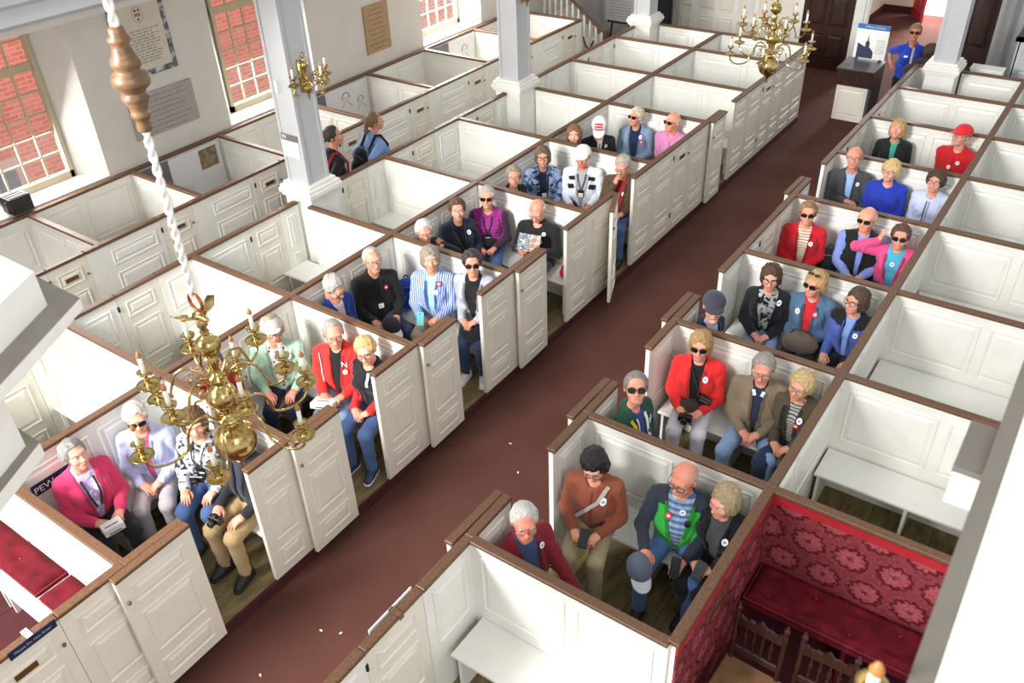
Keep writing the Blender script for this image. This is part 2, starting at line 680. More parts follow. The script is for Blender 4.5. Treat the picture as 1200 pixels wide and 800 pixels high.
for r_, (z0, z1) in enumerate(((0.15, 0.62), (0.74, 1.25), (1.36, 1.9))):
    for x_ in np.arange(-8.6, -5.8, 0.44):
        panel(wo, (0, 0, 0), (x_, YBACK - 0.0, (z0 + z1) / 2), 0.34, z1 - z0, '-y', WARMW, 1.4)

# dark leaf of the inner door, standing open against the panelling
dd = MB()
dd.box((-5.62, YBACK - 0.06, CARP), (-4.64, YBACK, 2.5), DARKW)
d1 = struct(dd.build('door_1'), 'dark mahogany inner door folded back against the wall')
for z0, z1 in ((0.1, 0.6), (0.75, 1.3), (1.45, 2.2)):
    for x_ in (-5.35, -4.92):
        panel(d1, (0, 0, 0), (x_, YBACK - 0.06, (z0 + z1) / 2), 0.36, z1 - z0, '-y', DARKW, 1.5)
kb = MB()
kb.lathe([(0.0, -0.03), (0.02, -0.025), (0.028, 0), (0.02, 0.025), (0, 0.03)], PLATE, 10, (-5.52, YBACK - 0.09, 1.0))
kb.build('door_knob', d1, True)
tb = MB()
for x_ in (-5.72, -4.54, -2.72):
    tb.box((x_ - 0.09, YBACK - 0.05, CARP), (x_ + 0.09, YBACK + 0.01, 2.6), WHITE)
    tb.box((x_ - 0.11, YBACK - 0.07, CARP), (x_ + 0.11, YBACK + 0.01, CARP + 0.25), WHITE)
struct(tb.build('trim_2'), 'white door surround mouldings on the back wall')
# porch beyond
vb = MB()
vb.box((-5.35, YBACK + 0.2, CARP), (-5.25, 23.0, 3.0), WARMW)
vb.box((-5.35, 22.9, CARP), (-4.55, 23.0, 3.0), WARMW)
vb.box((-3.55, 22.9, CARP), (-1.7, 23.0, 3.0), WARMW)
vb.box((-1.75, YBACK + 0.2, CARP), (-1.65, 23.0, 3.0), WARMW)
vo_ = struct(vb.build('wall_porch'), 'white plaster walls of the entrance porch')
for yy in (19.0, 20.2, 21.4):
    for z0, z1 in ((0.15, 0.7), (0.85, 1.5), (1.6, 2.1)):
        panel(vo_, (0, 0, 0), (-5.25, yy, (z0 + z1) / 2), 0.85, z1 - z0, '+x', WARMW, 1.5)
sk = MB()
sk.box((-5.27, YBACK + 0.2, CARP), (-5.22, 22.9, 0.06), DARKRED)
sk.box((-5.27, 22.85, CARP), (-4.56, 22.9, 0.06), DARKRED)
struct(sk.build('baseboard_porch'), 'dark red skirting in the porch')
rd = MB()
rd.box((0, -0.03, 0), (0.75, 0.03, 2.3), plain('bright_red_door_paint', 'b8343a', 0.4))
rd = struct(rd.build('door_2', None, False, (-4.55, 22.85, CARP)), 'red street door standing open to the daylight')
rd.rotation_euler = (0, 0, R(-62))
for z0, z1 in ((0.2, 0.8), (0.95, 1.5), (1.65, 2.15)):
    for x_ in (0.2, 0.55):
        panel(rd, (0, 0, 0), (x_, -0.03, (z0 + z1) / 2), 0.28, z1 - z0, '-y', plain('bright_red_door_paint', 'b8343a', 0.4), 1.5)
pv_ = MB()
pv_.box((-8, 23.0, CARP - 0.15), (0, 30, CARP - 0.02), plain('sunlit_pavement', 'd8d6d2', 0.9))
struct(pv_.build('ground_pavement'), 'bright pavement outside the street door')
# right side of the back: brown leather door leaf and pilaster
bd = MB()
bd.box((-2.40, 16.2, CARP), (-1.93, 16.26, 2.9), DARKW)
bd = struct(bd.build('door_3'), 'dark brown door leaf standing behind the far right column')
panel(bd, (0, 0, 0), (-2.16, 16.2, 1.7), 0.32, 1.0, '-y', DARKW, 1.5)
panel(bd, (0, 0, 0), (-2.16, 16.2, 0.5), 0.32, 0.8, '-y', DARKW, 1.5)
pl = MB()
pl.box((-1.95, 17.0, CARP), (-1.2, 18.0, 3.2), WBM)
for k in range(4):
    pl.box((-1.9 + k * 0.19, 16.96, CARP), (-1.8 + k * 0.19, 17.0, 3.2), WBM)
struct(pl.build('wall_pilaster'), 'grey fluted pilaster at the back right')


# ------------------------------------------------------------------ columns
def column(cx, cy, label, hw=0.165, z1=3.99):
    t = thing('column', label, 'column', (cx, cy, CARP), 0, 'square columns standing among the pews')
    m = MB()
    p = hw + 0.055
    m.box((-p, -p, 0), (p, p, 1.42), WHITE)
    m.build('pedestal', t)
    m = MB()
    for a, z0, z1_ in ((0.03, 1.36, 1.40), (0.05, 1.40, 1.46), (0.035, 1.46, 1.50), (0.0, 1.50, 1.54)):
        m.box((-p - a, -p - a, z0), (p + a, p + a, z1_), WHITE, 0.006)
    m.build('pedestal_cap', t)
    m = MB()
    m.box((-hw, -hw, 1.54), (hw, hw, z1 - CARP), GREYP)
    e = 0.035
    for sx_ in (-1, 1):
        for sy_ in (-1, 1):
            m.box((sx_ * hw - e * (sx_ > 0) - 0.008 * (sx_ < 0), sy_ * hw - e * (sy_ > 0) - 0.008 * (sy_ < 0), 1.55),
                  (sx_ * hw + e * (sx_ < 0) + 0.008 * (sx_ > 0), sy_ * hw + e * (sy_ < 0) + 0.008 * (sy_ > 0), z1 - CARP), GREYP)
    m.build('shaft', t)
    return t


COLS = [(-7.645, 6.41), (-7.60, 10.70), (-7.53, 14.80), (-2.27, 14.56)]
c1 = column(*COLS[0], 'grey square column carrying a brass wall sconce and a small notice')
column(*COLS[1], 'grey square column rising among the empty pews in the middle')
column(*COLS[2], 'grey square column beside the staircase at the back', 0.15)
column(*COLS[3], 'grey square column next to the guide in blue', 0.155)
nb = MB()
nb.box((-0.165 + 0.01, -0.176, 1.86), (0.12, -0.172, 2.06), PAPER)
nb.box((-0.165 + 0.01, -0.1762, 2.06), (0.12, -0.172, 2.14), plain('taupe_header', '6b655c', 0.6))
for k in range(6):
    nb.box((-0.13, -0.1768, 1.89 + k * 0.025), (0.09 - 0.03 * (k % 2), -0.1762, 1.895 + k * 0.025), plain('grey_print', '8a8a90', 0.7))
nb.build('notice', c1)
text('lettering', 'W', 0.075, PAPER, c1, Matrix.Translation((-0.10, -0.1775, 2.10)) @ Matrix.Rotation(math.pi / 2, 4, 'X'))
lb = MB()
lb.box((-0.08, -0.19, 2.62), (-0.04, -0.165, 2.76), PAPER, 0.004)
lb.build('light_switch', c1)

# ------------------------------------------------------------------ box pews
INT = [(0.57, 1.12)]
FRT = [(0.09, 0.29), (0.39, 0.84), (0.94, 1.12)]
TH = 0.02
random.seed(4)


def seg(pew, org, name, axis, c, a0, a1, cols, tiers, side, mat=WHITE, z0=0.0, rail=True, lower=0.0, pmat=None):
    """one partition or front board with its raised panels and walnut rail"""
    m = MB()
    lo, hi = (a0 - org[0], c - TH - org[1], z0), (a1 - org[0], c + TH - org[1], 1.215)
    if axis == 'y':
        lo, hi = (c - TH - org[0], a0 - org[1], z0), (c + TH - org[0], a1 - org[1], 1.215)
    m.box(lo, hi, mat)
    o = m.build(name, pew)
    sgn = 1 if side[0] == '+' else -1
    L = a1 - a0
    st = 0.085
    if L > 0.25:
        fr = cols if hasattr(cols, '__len__') else [1.0 / cols] * cols
        avail = L - st * (len(fr) + 1)
        p = a0 + st
        for q in fr:
            w = avail * q
            for t0, t1 in tiers:
                pc = (p + w / 2, c + sgn * TH, (t0 + t1) / 2) if axis == 'x' else (c + sgn * TH, p + w / 2, (t0 + t1) / 2)
                panel(o, org, pc, w, t1 - t0, side, pmat or mat)
            p += w + st
    if rail:
        r = MB()
        k = 0.037
        if axis == 'x':
            r.box((a0 - org[0], c - k - org[1], 1.213), (a1 - org[0], c + k - org[1], 1.248 - lower), RAIL, 0.006)
        else:
            r.box((c - k - org[0], a0 - org[1], 1.213), (c + k - org[0], a1 - org[1], 1.250), RAIL, 0.006)
        r.build('top_rail', pew)
    return o


DOORS = {}


def door(pew, org, hinge, w, ang, plate=True, knob=True, off=(0, 0)):
    """door leaf: hinge at its origin, leaf along local +X"""
    key = round(w, 2)
    if key not in DOORS:
        m = MB()
        m.box((0.004, -0.018, 0.0), (w - 0.004, 0.018, 1.215), WARMW)
        DOORS[key] = mesh_from('door', m.v, m.f, m.mats, m.m)
    d = link('door', DOORS[key], pew)
    d.location = (hinge[0] - org[0] + off[0], hinge[1] - org[1] + off[1], 0)
    d.rotation_euler = (0, 0, R(ang))
    for t0, t1 in FRT:
        for s_ in (-1, 1):
            p = link('panel', panel_mesh(w - 0.17, t1 - t0, WARMW), d)
            p.location = (w / 2, s_ * 0.018, (t0 + t1) / 2)
            p.rotation_euler = (0, 0, 0 if s_ < 0 else math.pi)
    r = MB()
    r.box((0.004, -0.034, 1.213), (w - 0.004, 0.034, 1.247), RAIL, 0.006)
    r.build('door_rail', d)
    for z_ in (0.25, 1.08):
        h = MB()
        h.lathe([(0, -0.03), (0.012, -0.03), (0.012, 0.03), (0, 0.03)], IRON, 8, (0.0, -0.02, z_))
        h.build('hinge', d)
    if plate:
        q = MB()
        for s_ in (-1, 1):
            q.box((w / 2 - 0.075, s_ * 0.034 - 0.004, 1.005), (w / 2 + 0.075, s_ * 0.034 + 0.004, 1.05), PLATE)
        q.build('number_plate', d)
    if knob:
        q = MB()
        for s_ in (-1, 1):
            q.lathe([(0, -0.014), (0.011, -0.01), (0.014, 0), (0.011, 0.01), (0, 0.014)], PLATE, 8, (w - 0.04, s_ * 0.032, 1.0))
        q.build('door_knob', d, True)
    return d


def bench(pew, org, lo, hi, axis, mat=WHITE, closed=False):
    m = MB()
    m.box((lo[0] - org[0], lo[1] - org[1], 0.425), (hi[0] - org[0], hi[1] - org[1], 0.455), mat, 0.005)
    o = m.build('bench_seat', pew)
    for t in (0.02, 0.5, 0.98):
        s = MB()
        if axis == 'x':
            x_ = lo[0] + t * (hi[0] - lo[0])
            s.box((x_ - 0.013 - org[0], lo[1] + 0.05 - org[1], 0.0), (x_ + 0.013 - org[0], hi[1] - org[1], 0.425), mat)
        else:
            y_ = lo[1] + t * (hi[1] - lo[1])
            s.box((lo[0] - org[0], y_ - 0.013 - org[1], 0.0), (hi[0] - 0.05 - org[0], y_ + 0.013 - org[1], 0.425), mat)
        s.build('bench_support', pew)
    return o


def planks(pew, org, x0, x1, y0, y1, mat=PLANK):
    n = max(5, int((x1 - x0) / 0.24))
    w = (x1 - x0) / n
    for i in range(n):
        m = MB()
        m.box((x0 + i * w + 0.002 - org[0], y0 - org[1], -0.045 - 0.004 * random.random()), (x0 + (i + 1) * w - 0.002 - org[0], y1 - org[1], -0.0005 - 0.003 * random.random()), mat)
        m.build('plank', pew)
    s = MB()
    s.box((x0 - org[0], y0 - org[1], CARP), (x1 - org[0], y1 - org[1], -0.05), DARKRED)
    s.box((x0 - 0.03 - org[0], y0 - org[1], CARP), (x0 - org[0], y1 - org[1], -0.004), DARKRED)
    s.box((x1 - org[0], y0 - org[1], CARP), (x1 + 0.03 - org[0], y1 - org[1], -0.004), DARKRED)
    s.build('base_riser', pew)


def new_pew(label, x0, x1, y0, y1, group):
    org = ((x0 + x1) / 2, (y0 + y1) / 2, 0)
    return thing('box_pew', label, 'pew', org, 0, group), org


GB, GC, GE, GF, GD = 'pews along the left of the aisle', 'pews facing the side aisle', 'pews along the right of the aisle', 'pews at the right edge', 'pews along the window wall'
LB = ['box pew lined with crimson cushions behind the navy sign', 'box pew seating the person in the pink cardigan', 'box pew seating the person in the mint green jacket',
      'box pew seating the person in the blue striped shirt', 'box pew seating the bald person with a booklet', 'box pew seating the person in the white cap and jacket',
      'box pew seating the person in the pink shirt', 'empty box pew with open door behind the pink shirted person', 'empty box pew beside the far hanging chandelier', 'last empty box pew left of the aisle, nearest the panelled back wall']
OPEN = {1: (2.07, 2.66), 2: (3.58, 4.08), 3: (5.15, 5.63), 4: (6.71, 7.22), 5: (8.30, 8.78), 7: (11.40, 11.84)}
SHUT = {0: (0.52, 1.10), 6: (9.88, 10.35), 8: (12.95, 13.42)}


def fronts(pew, org, x, y0, y1, gap, side, mat=WHITE, cols=1, tiers=FRT):
    """fixed front boards of one pew left and right of its door opening"""
    pieces = [(y0, y1)] if not gap else [(y0, gap[0]), (gap[1], y1)]
    for a, b in pieces:
        if b - a > 0.04:
            seg(pew, org, 'front_board', 'y', x, a, b, 2 if b - a > 0.9 else 1, tiers, side, mat)


for i in range(10):
    y0, y1 = YL[i], YL[i + 1]
    pew, org = new_pew(LB[i], XS, XB, y0, y1, GB)
    seg(pew, org, 'cross_partition', 'x', y1, XS + 0.02, XB - 0.02, [0.6, 0.4], INT, '-y', lower=0.002)
    if i:
        seg(pew, org, 'spine_partition', 'y', XS, y0, y1, [0.5, 0.5], INT, '+x')
    gap = OPEN.get(i) or SHUT.get(i)
    fronts(pew, org, XB, y0, y1, gap, '+x', WARMW)
    bench(pew, org, (XS + 0.02, y1 - 0.40), (XB - 0.08, y1 - 0.02), 'x')
    if 1 <= i <= 6:
        bench(pew, org, (XS + 0.02, y0 + 0.06), (XS + 0.38, y1 - 0.41), 'y')
    planks(pew, org, XS + 0.03, XB, y0, y1, PLANK if i else DARKRED)
    if i in OPEN:
        a, b = gap
        if i == 5:
            door(pew, org, (XB, a), b - a, 292, False, True, (0.045, 0.0))
        else:
            door(pew, org, (XB, a), b - a + 0.03, 271, False, True, (0.062, 0.01))
    elif i in SHUT:
        door(pew, org, (XB, gap[0]), gap[1] - gap[0], 90, True)

LC = ['empty box pew behind the pulpit canopy', 'empty box pew beside the hanging rope ring', 'empty box pew left of the person in the blue hooded jacket',
      'empty box pew just before the column with the sconce', 'empty box pew against the pedestal of the column with the sconce', 'empty box pew beside the standing person with black backpack',
      'empty box pew just before the middle grey column', 'empty box pew just behind the middle grey column', 'empty box pew second from the staircase', 'empty box pew beside the staircase foot']
for i in range(10):
    y0, y1 = YL[i], YL[i + 1]
    pew, org = new_pew(LC[i], XC, XS, y0, y1, GC)
    x0_ = XC + 0.02
    for cx, cy in COLS[:3]:
        if abs(cy - y1) < 0.3:
            x0_ = cx + 0.24
    seg(pew, org, 'cross_partition', 'x', y1, x0_, XS - 0.02, [0.55, 0.45], INT, '-y', lower=0.002)
    g = (y0 + 0.55, y0 + 1.05) if y1 - y0 > 1.2 else None
    ys, ye = y0, y1
    for cx, cy in COLS[:3]:
        if y0 - 0.3 < cy < y0 + 0.5:
            ys = max(ys, cy + 0.23)
            g = (ys + 0.25, ys + 0.72)
        elif cy < y1 + 0.3 and cy > y1 - 0.5:
            ye = min(ye, cy - 0.23)
            g = (ye - 0.75, ye - 0.28)
    if g and g[1] > ye - 0.03:
        g = None
    fronts(pew, org, XC, ys, ye, g, '+x', WHITE, 1, [(0.12, 0.62), (0.72, 1.12)])
    if g:
        door(pew, org, (XC, g[0]), g[1] - g[0], 90, False, False)
    bench(pew, org, (XC + 0.02, y1 - 0.40), (XS - 0.02, y1 - 0.02), 'x')
    planks(pew, org, XC, XS - 0.03, y0, y1, PLANK if i else DARKRED)

LE = ['overexposed empty box pew nearest the camera at the bottom', 'box pew seating the person in the green and charcoal jacket', 'box pew seating the person in the tan jacket', 'box pew seating the person in the dark printed top',
      'box pew seating the person in the red coat', 'box pew seating the person in the royal blue top', 'box pew seating the person in the red cap', 'empty box pew directly behind the person in the red cap',
      'empty box pew beside the guide and the far right column']
EOPEN = {1: (3.54, 4.11), 2: (5.12, 5.70), 3: (6.73, 7.27), 5: (9.83, 10.34)}
ESHUT = {0: (2.0, 2.55), 4: (8.28, 8.82), 6: (11.3, 11.8), 7: (12.7, 13.2)}
for i in range(9):
    y0, y1 = YR[i], YR[i + 1]
    pew, org = new_pew(LE[i], XE, XF, y0, y1, GE)
    x1_ = XF - 0.02
    if i == 8:
        seg(pew, org, 'cross_partition', 'x', y1, XE + 0.02, -2.52, 1, INT, '-y', lower=0.002)
        seg(pew, org, 'cross_partition', 'x', y1, -2.03, x1_, 1, INT, '-y', lower=0.002)
    else:
        seg(pew, org, 'cross_partition', 'x', y1, XE + 0.02, x1_, [0.55, 0.45], INT, '-y', lower=0.002)
    gap = EOPEN.get(i) or ESHUT.get(i)
    fronts(pew, org, XE, y0, y1, gap, '+x', WHITE, 1, [(0.57, 1.12)])
    bench(pew, org, (XE + 0.08, y1 - 0.40), (XF - 0.02, y1 - 0.02), 'x')
    if i in (1, 2, 3):
        bench(pew, org, (XE + 0.02, y0 + 0.05), (XE + 0.38, gap[0] - 0.02), 'y')
    planks(pew, org, XE, XF - 0.03, y0, y1)
    if i in EOPEN:
        a, b = gap
        door(pew, org, (XE, a), b - a + 0.03, 269, False, False, (-0.075, 0.01))
    elif i in ESHUT:
        door(pew, org, (XE, gap[0]), gap[1] - gap[0], 90, False, False)

LF = ['', 'box pew lined with red damask and crimson cushion', 'empty box pew with open bench behind the red damask pew', 'empty box pew beside the person in the violet fleece and dark vest',
      'empty box pew beside the person in the hot pink jacket', 'empty box pew beside the person in the pale windbreaker', 'empty box pew beside the person in the red cap', 'empty box pew at the right edge, second from the tall panelled pew', 'empty box pew at the right edge in front of the tall panelled pew']
for i in range(1, 9):
    y0, y1 = YR[i], YR[i + 1]
    pew, org = new_pew(LF[i], XF, XG, y0, y1, GF)
    red = i == 1
    seg(pew, org, 'cross_partition', 'x', y1, XF + 0.02, XG - 0.02, [0.55, 0.45], [] if red else INT, '-y', lower=0.002)
    seg(pew, org, 'spine_partition', 'y', XF, y0, y1, [0.3, 0.7], [] if red else INT, '+x')
    seg(pew, org, 'side_partition', 'y', XG, y0, y1, [0.5, 0.5], [], '-x')
    if red:
        m = MB()
        m.box((XF + 0.02 - org[0], y1 - 0.034 - org[1], 0.02), (XG - 0.02 - org[0], y1 - 0.02 - org[1], 1.14), DAMASK)
        m.build('damask_lining', pew)
        m = MB()
        m.box((XF + 0.02 - org[0], y0 - org[1], 0.02), (XF + 0.034 - org[0], y1 - 0.034 - org[1], 1.14), DAMASK)
        m.build('damask_lining', pew)
        m = MB()
        m.box((XF + 0.02 - org[0], y1 - 0.038 - org[1], 1.14), (XG - 0.02 - org[0], y1 - 0.02 - org[1], 1.212), REDPAINT)
        m.box((XF + 0.02 - org[0], y0 - org[1], 1.14), (XF + 0.038 - org[0], y1 - 0.038 - org[1], 1.212), REDPAINT)
        m.build('red_border', pew)
        m = MB()
        m.box((XF + 0.034 - org[0], y0 + 0.52 - org[1], 0.92), (XF + 0.042 - org[0], y0 + 0.74 - org[1], 0.97), PLATE)
        m.build('number_plate', pew)
    bench(pew, org, (XF + 0.04, y1 - 0.42), (XG - 0.02, y1 - 0.035), 'x', VELVET if red else WHITE)
    planks(pew, org, XF + 0.03, XG - 0.03, y0, y1, DARKRED if red else PLANK)

LD = ['wall pew hidden largely by the pulpit canopy, nearest the black speaker', 'wall pew holding the red cushion below the window', 'wall pew with charcoal and white display boards and a brown picture', 'wall pew beside the window behind the sconce column',
      'wall pew with two pencil portraits on its display board', 'wall pew below the brown wall plaque', 'wall pew with a single pencil portrait on its display board', 'wall pew in bright sun beside the staircase']
for i in range(8):
    y0, y1 = YD[i], YD[i + 1]
    pew, org = new_pew(LD[i], XW, XD, y0, y1, GD)
    seg(pew, org, 'cross_partition', 'x', y1, XW + 0.02, XD - 0.02, [0.5, 0.5], INT, '-y', lower=0.002)
    seg(pew, org, 'wall_panelling', 'y', XW, y0, y1, [0.45, 0.55], INT, '+x')
    g = (y1 - 0.66, y1 - 0.2)
    fronts(pew, org, XD, y0, y1, g, '+x', WHITE)
    door(pew, org, (XD, g[0]), g[1] - g[0], 90, True)
    bench(pew, org, (XW + 0.02, y0 + 0.06), (XW + 0.40, y1 - 0.04), 'y')
    planks(pew, org, XW + 0.03, XD, y0, y1)

# ------------------------------------------------------------------ chandeliers and sconces
def candle_arm(t, ang, r, z0, drop, name='arm'):
    """scrolled brass arm with drip pan, candle cup, candle and bulb tip"""
    ca, sa = math.cos(ang), math.sin(ang)

    def P(rr, zz):
        return (rr * ca, rr * sa, zz)
    m = MB()
    pts = [(0.05, z0), (0.09, z0 + 0.055), (0.15, z0 + 0.085), (0.215, z0 + 0.06), (0.245, z0), (0.27, z0 - drop * 0.75), (0.33 * r / 0.5 + 0.02, z0 - drop), (r * 0.86, z0 - drop * 0.92), (r * 0.975, z0 - drop * 0.55), (r, z0 - 0.01)]
    sm = []
    for i in range(len(pts) - 1):
        p0, p1, p2, p3 = pts[max(i - 1, 0)], pts[i], pts[i + 1], pts[min(i + 2, len(pts) - 1)]
        for k in range(4):
            u = k / 4
            sm.append(tuple(0.5 * (2 * p1[q] + (p2[q] - p0[q]) * u + (2 * p0[q] - 5 * p1[q] + 4 * p2[q] - p3[q]) * u * u + (3 * p1[q] - p0[q] - 3 * p2[q] + p3[q]) * u ** 3) for q in (0, 1)))
    sm.append(pts[-1])
    m.tube([P(*q) for q in sm], 0.0085, BRASS, 6)
    curl = [(0.13 + 0.052 * (1 - k / 22) * math.cos(k * 0.42 + 1.2), z0 - 0.005 + 0.052 * (1 - k / 22) * math.sin(k * 0.42 + 1.2)) for k in range(18)]
    m.tube([P(*q) for q in curl], 0.006, BRASS, 5)
    a = m.build(name, t, True)
    o = P(r, z0)
    m = MB()
    m.lathe([(0.0, -0.02), (0.012, -0.018), (0.02, -0.006), (0.055, 0.0), (0.067, 0.012), (0.065, 0.016), (0.05, 0.007), (0.014, 0.006), (0.010, 0.03), (0.018, 0.045), (0.011, 0.06), (0.014, 0.075), (0.036, 0.086), (0.042, 0.102), (0.039, 0.103), (0.014, 0.088)], BRASS, 16, o)
    m.build('drip_pan', a, True)
    m = MB()
    m.lathe([(0.0, 0.085), (0.0125, 0.085), (0.0125, 0.195), (0.0, 0.196)], CANDLE, 10, o)
    m.build('candle', a, True)
    m = MB()
    m.lathe([(0.0, 0.194), (0.0145, 0.196), (0.0155, 0.207), (0.009, 0.222), (0.006, 0.226), (0.004, 0.235), (0.0, 0.237)], AMBER, 10, o)
    m.build('bulb_tip', a, True)


def ball(c, r, n=10):
    return [(r * math.sin(math.pi * k / n), c - r * math.cos(math.pi * k / n)) for k in range(1, n)]


def chandelier(loc, label, phase, rope_top, ornament):
    """two tiers of six arms on a turned stem; z measured from the big ball's centre"""
    t = thing('chandelier', label, 'chandelier', loc, 0, 'brass chandeliers over the aisle')
    m = MB()
    prof = [(0.0, -0.215), (0.012, -0.205), (0.016, -0.19), (0.008, -0.175), (0.02, -0.155), (0.032, -0.135)] + ball(0, 0.125)
    prof += [(0.03, 0.122), (0.026, 0.14), (0.055, 0.15), (0.075, 0.165), (0.07, 0.185), (0.03, 0.195), (0.024, 0.21), (0.04, 0.235)] + ball(0.33, 0.083)
    prof += [(0.026, 0.415), (0.03, 0.435), (0.062, 0.45), (0.066, 0.47), (0.03, 0.49), (0.022, 0.53), (0.034, 0.565), (0.028, 0.60)] + ball(0.68, 0.068)
    prof += [(0.02, 0.75), (0.026, 0.77), (0.016, 0.79), (0.03, 0.81), (0.024, 0.84), (0.012, 0.86), (0.012, 0.90), (0.0, 0.905)]
    m.lathe(prof, BRASS, 24)
    m.build('stem', t, True)
    for tier, (r, z, dr, ph) in enumerate(((0.50, 0.165, 0.12, 0.0), (0.37, 0.455, 0.09, 0.5))):
        for k in range(6):
            candle_arm(t, phase + (k + ph) * math.pi / 3, r, z, dr)
    m = MB()
    m.tube([(0.052 * math.cos(q), 0, 0.955 + 0.052 * math.sin(q)) for q in np.linspace(0, 2 * math.pi, 24, endpoint=False)], 0.009, plain('copper_ring', 'a8633c', 0.35, 0.9), 8, True)
    m.build('hanging_ring', t, True)
    # little brass dove on the stem
    m = MB()
    m.lathe([(0.0, -0.07), (0.016, -0.05), (0.026, -0.01), (0.022, 0.03), (0.012, 0.05), (0.016, 0.065), (0.008, 0.08), (0.0, 0.085)], BRASS, 10)
    v = [(p[2] * 0.9, p[0], p[1] + 0.865) for p in m.v]
    m.v = v
    for s in (-1, 1):
        m.add([(0.02, s * 0.01, 0.87), (-0.03, s * 0.012, 0.875), (-0.075, s * 0.12, 0.91), (-0.02, s * 0.13, 0.925), (0.02, s * 0.09, 0.90),
               (0.02, s * 0.01, 0.862), (-0.03, s * 0.012, 0.867), (-0.075, s * 0.12, 0.904), (-0.02, s * 0.13, 0.919), (0.02, s * 0.09, 0.894)],
              [(0, 1, 2, 3, 4), (9, 8, 7, 6, 5), (0, 5, 6, 1), (1, 6, 7, 2), (2, 7, 8, 3), (3, 8, 9, 4), (4, 9, 5, 0)], BRASS)
    m.build('brass_dove', t, True)
    # twisted white rope
    m = MB()
    ROPE = plain('white_cotton_rope', 'e8e6e0', 0.8, var=0.05)
    z1 = rope_top - loc[2]
    n = int((z1 - 0.99) / 0.012)
    for s in range(2):
        m.tube([(0.010 * math.cos(k * 0.55 + s * math.pi), 0.010 * math.sin(k * 0.55 + s * math.pi), 0.985 + k * 0.012) for k in range(n)], 0.0125, ROPE, 6)
    m.build('rope', t, True)
    if ornament:
        m = MB()
        z = ornament - loc[2]
        prof = [(0.0, 0.0), (0.03, 0.0), (0.034, 0.012), (0.03, 0.05), (0.04, 0.065), (0.045, 0.08), (0.038, 0.092), (0.042, 0.115), (0.06, 0.15), (0.064, 0.165), (0.05, 0.178), (0.054, 0.19), (0.078, 0.21), (0.085, 0.235),
                (0.08, 0.26), (0.058, 0.275), (0.055, 0.285), (0.064, 0.30), (0.067, 0.32), (0.052, 0.345), (0.042, 0.38), (0.04, 0.395), (0.05, 0.405), (0.05, 0.418), (0.038, 0.43), (0.036, 0.455), (0.028, 0.468), (0.0, 0.47)]
        m.lathe([(a, b + z) for a, b in prof], wood('turned_walnut', '4a3a2c', '86613e', (3, 3, 10), 0.45), 22)
        m.build('turned_ornament', t, True)
    return t


chandelier((-3.6, 2.12, 2.41), 'brass chandelier with white candles hanging nearest, below the turned wooden ornament', R(14), 7.6, 4.30)
chandelier((-3.6, 10.45, 2.28), 'smaller looking brass chandelier hanging over the far aisle', R(40), 7.6, 0)


def sconce(loc, label, rotz):
    t = thing('wall_sconce', label, 'sconce', loc, rotz, 'brass sconces on the columns')
    m = MB()   # local -Y points away from the column
    prof = [(0.0, -0.14), (0.008, -0.13), (0.014, -0.10)] + ball(0, 0.062) + [(0.02, 0.075), (0.03, 0.09), (0.02, 0.11), (0.014, 0.17), (0.026, 0.19)] + ball(0.255, 0.047) + [(0.012, 0.305), (0.018, 0.32), (0.0, 0.33)]
    m.lathe(prof, BRASS, 16, (0, -0.075, 0))
    m.box((-0.04, -0.03, -0.06), (0.04, 0.0, 0.30), BRASS, 0.008)
    m.tube([(0.028 * math.cos(q), -0.075, 0.362 + 0.028 * math.sin(q)) for q in np.linspace(0, 2 * math.pi, 16, endpoint=False)], 0.007, BRASS, 6, True)
    m.build('back_plate', t, True)
    h = bpy.data.objects.new('arm_cluster', None)
    for k, a in enumerate((-165, -90, -15)):
        s = len(COL.objects)
        candle_arm(t, R(a), 0.25, 0.09, 0.12)
    for o in t.children:
        if o.name.startswith('arm'):
            o.location.y = -0.075
    bpy.data.objects.remove(h)
    return t


sconce((COLS[0][0] + 0.175, COLS[0][1], 2.58), 'three-armed brass candle sconce fixed to the nearest grey column', R(90))
sconce((COLS[1][0] + 0.175, COLS[1][1], 2.62), 'brass candle sconce on the middle grey column, cut by the top edge', R(90))
# gallery front at the right edge, right below the camera
gf = MB()
prof = [(0.05, 3.85), (0.05, 4.00), (0.03, 4.02), (0.03, 4.07), (0.015, 4.09), (0.015, 4.17), (0.0, 4.19), (0.0, 4.205), (0.045, 4.21)]
n_ = len(prof)
pv = [(x_ + 0.02, 0.15, z_) for x_, z_ in prof] + [(x_ + 0.02, 16.0, z_) for x_, z_ in prof]
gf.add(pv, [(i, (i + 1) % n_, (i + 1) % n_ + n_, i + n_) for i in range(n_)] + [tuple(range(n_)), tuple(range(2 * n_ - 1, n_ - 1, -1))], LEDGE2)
gf.box((0.065, 0.15, 3.85), (0.40, 16.0, 5.02), WHITE)
g = struct(gf.build('wall_gallery'), 'white front of the gallery at the right edge of the picture')
for yy in (2.03, 4.2, 6.6, 9.0):
    bk = MB()
    bk.box((-0.042, yy - 0.10, 4.05), (0.03, yy + 0.10, 4.165), WHITE, 0.008)
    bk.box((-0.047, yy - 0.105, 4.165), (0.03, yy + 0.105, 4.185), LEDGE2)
    bk.build('bracket', g)
t = thing('candle_bracket', 'brass candle bracket with a short candle at the bottom right', 'sconce', (-0.035, 1.20, 4.16))
m = MB()
m.lathe([(0.0, -0.16), (0.014, -0.15), (0.03, -0.12)] + ball(-0.065, 0.034) + [(0.012, -0.028), (0.016, -0.018), (0.012, -0.008), (0.028, 0.004), (0.033, 0.02), (0.031, 0.022), (0.013, 0.006)], BRASS, 18)
m.tube([(0, 0, -0.10), (0.03, 0, -0.12), (0.075, 0, -0.10)], 0.008, BRASS, 6)
m.build('brass_stem', t, True)
m = MB()
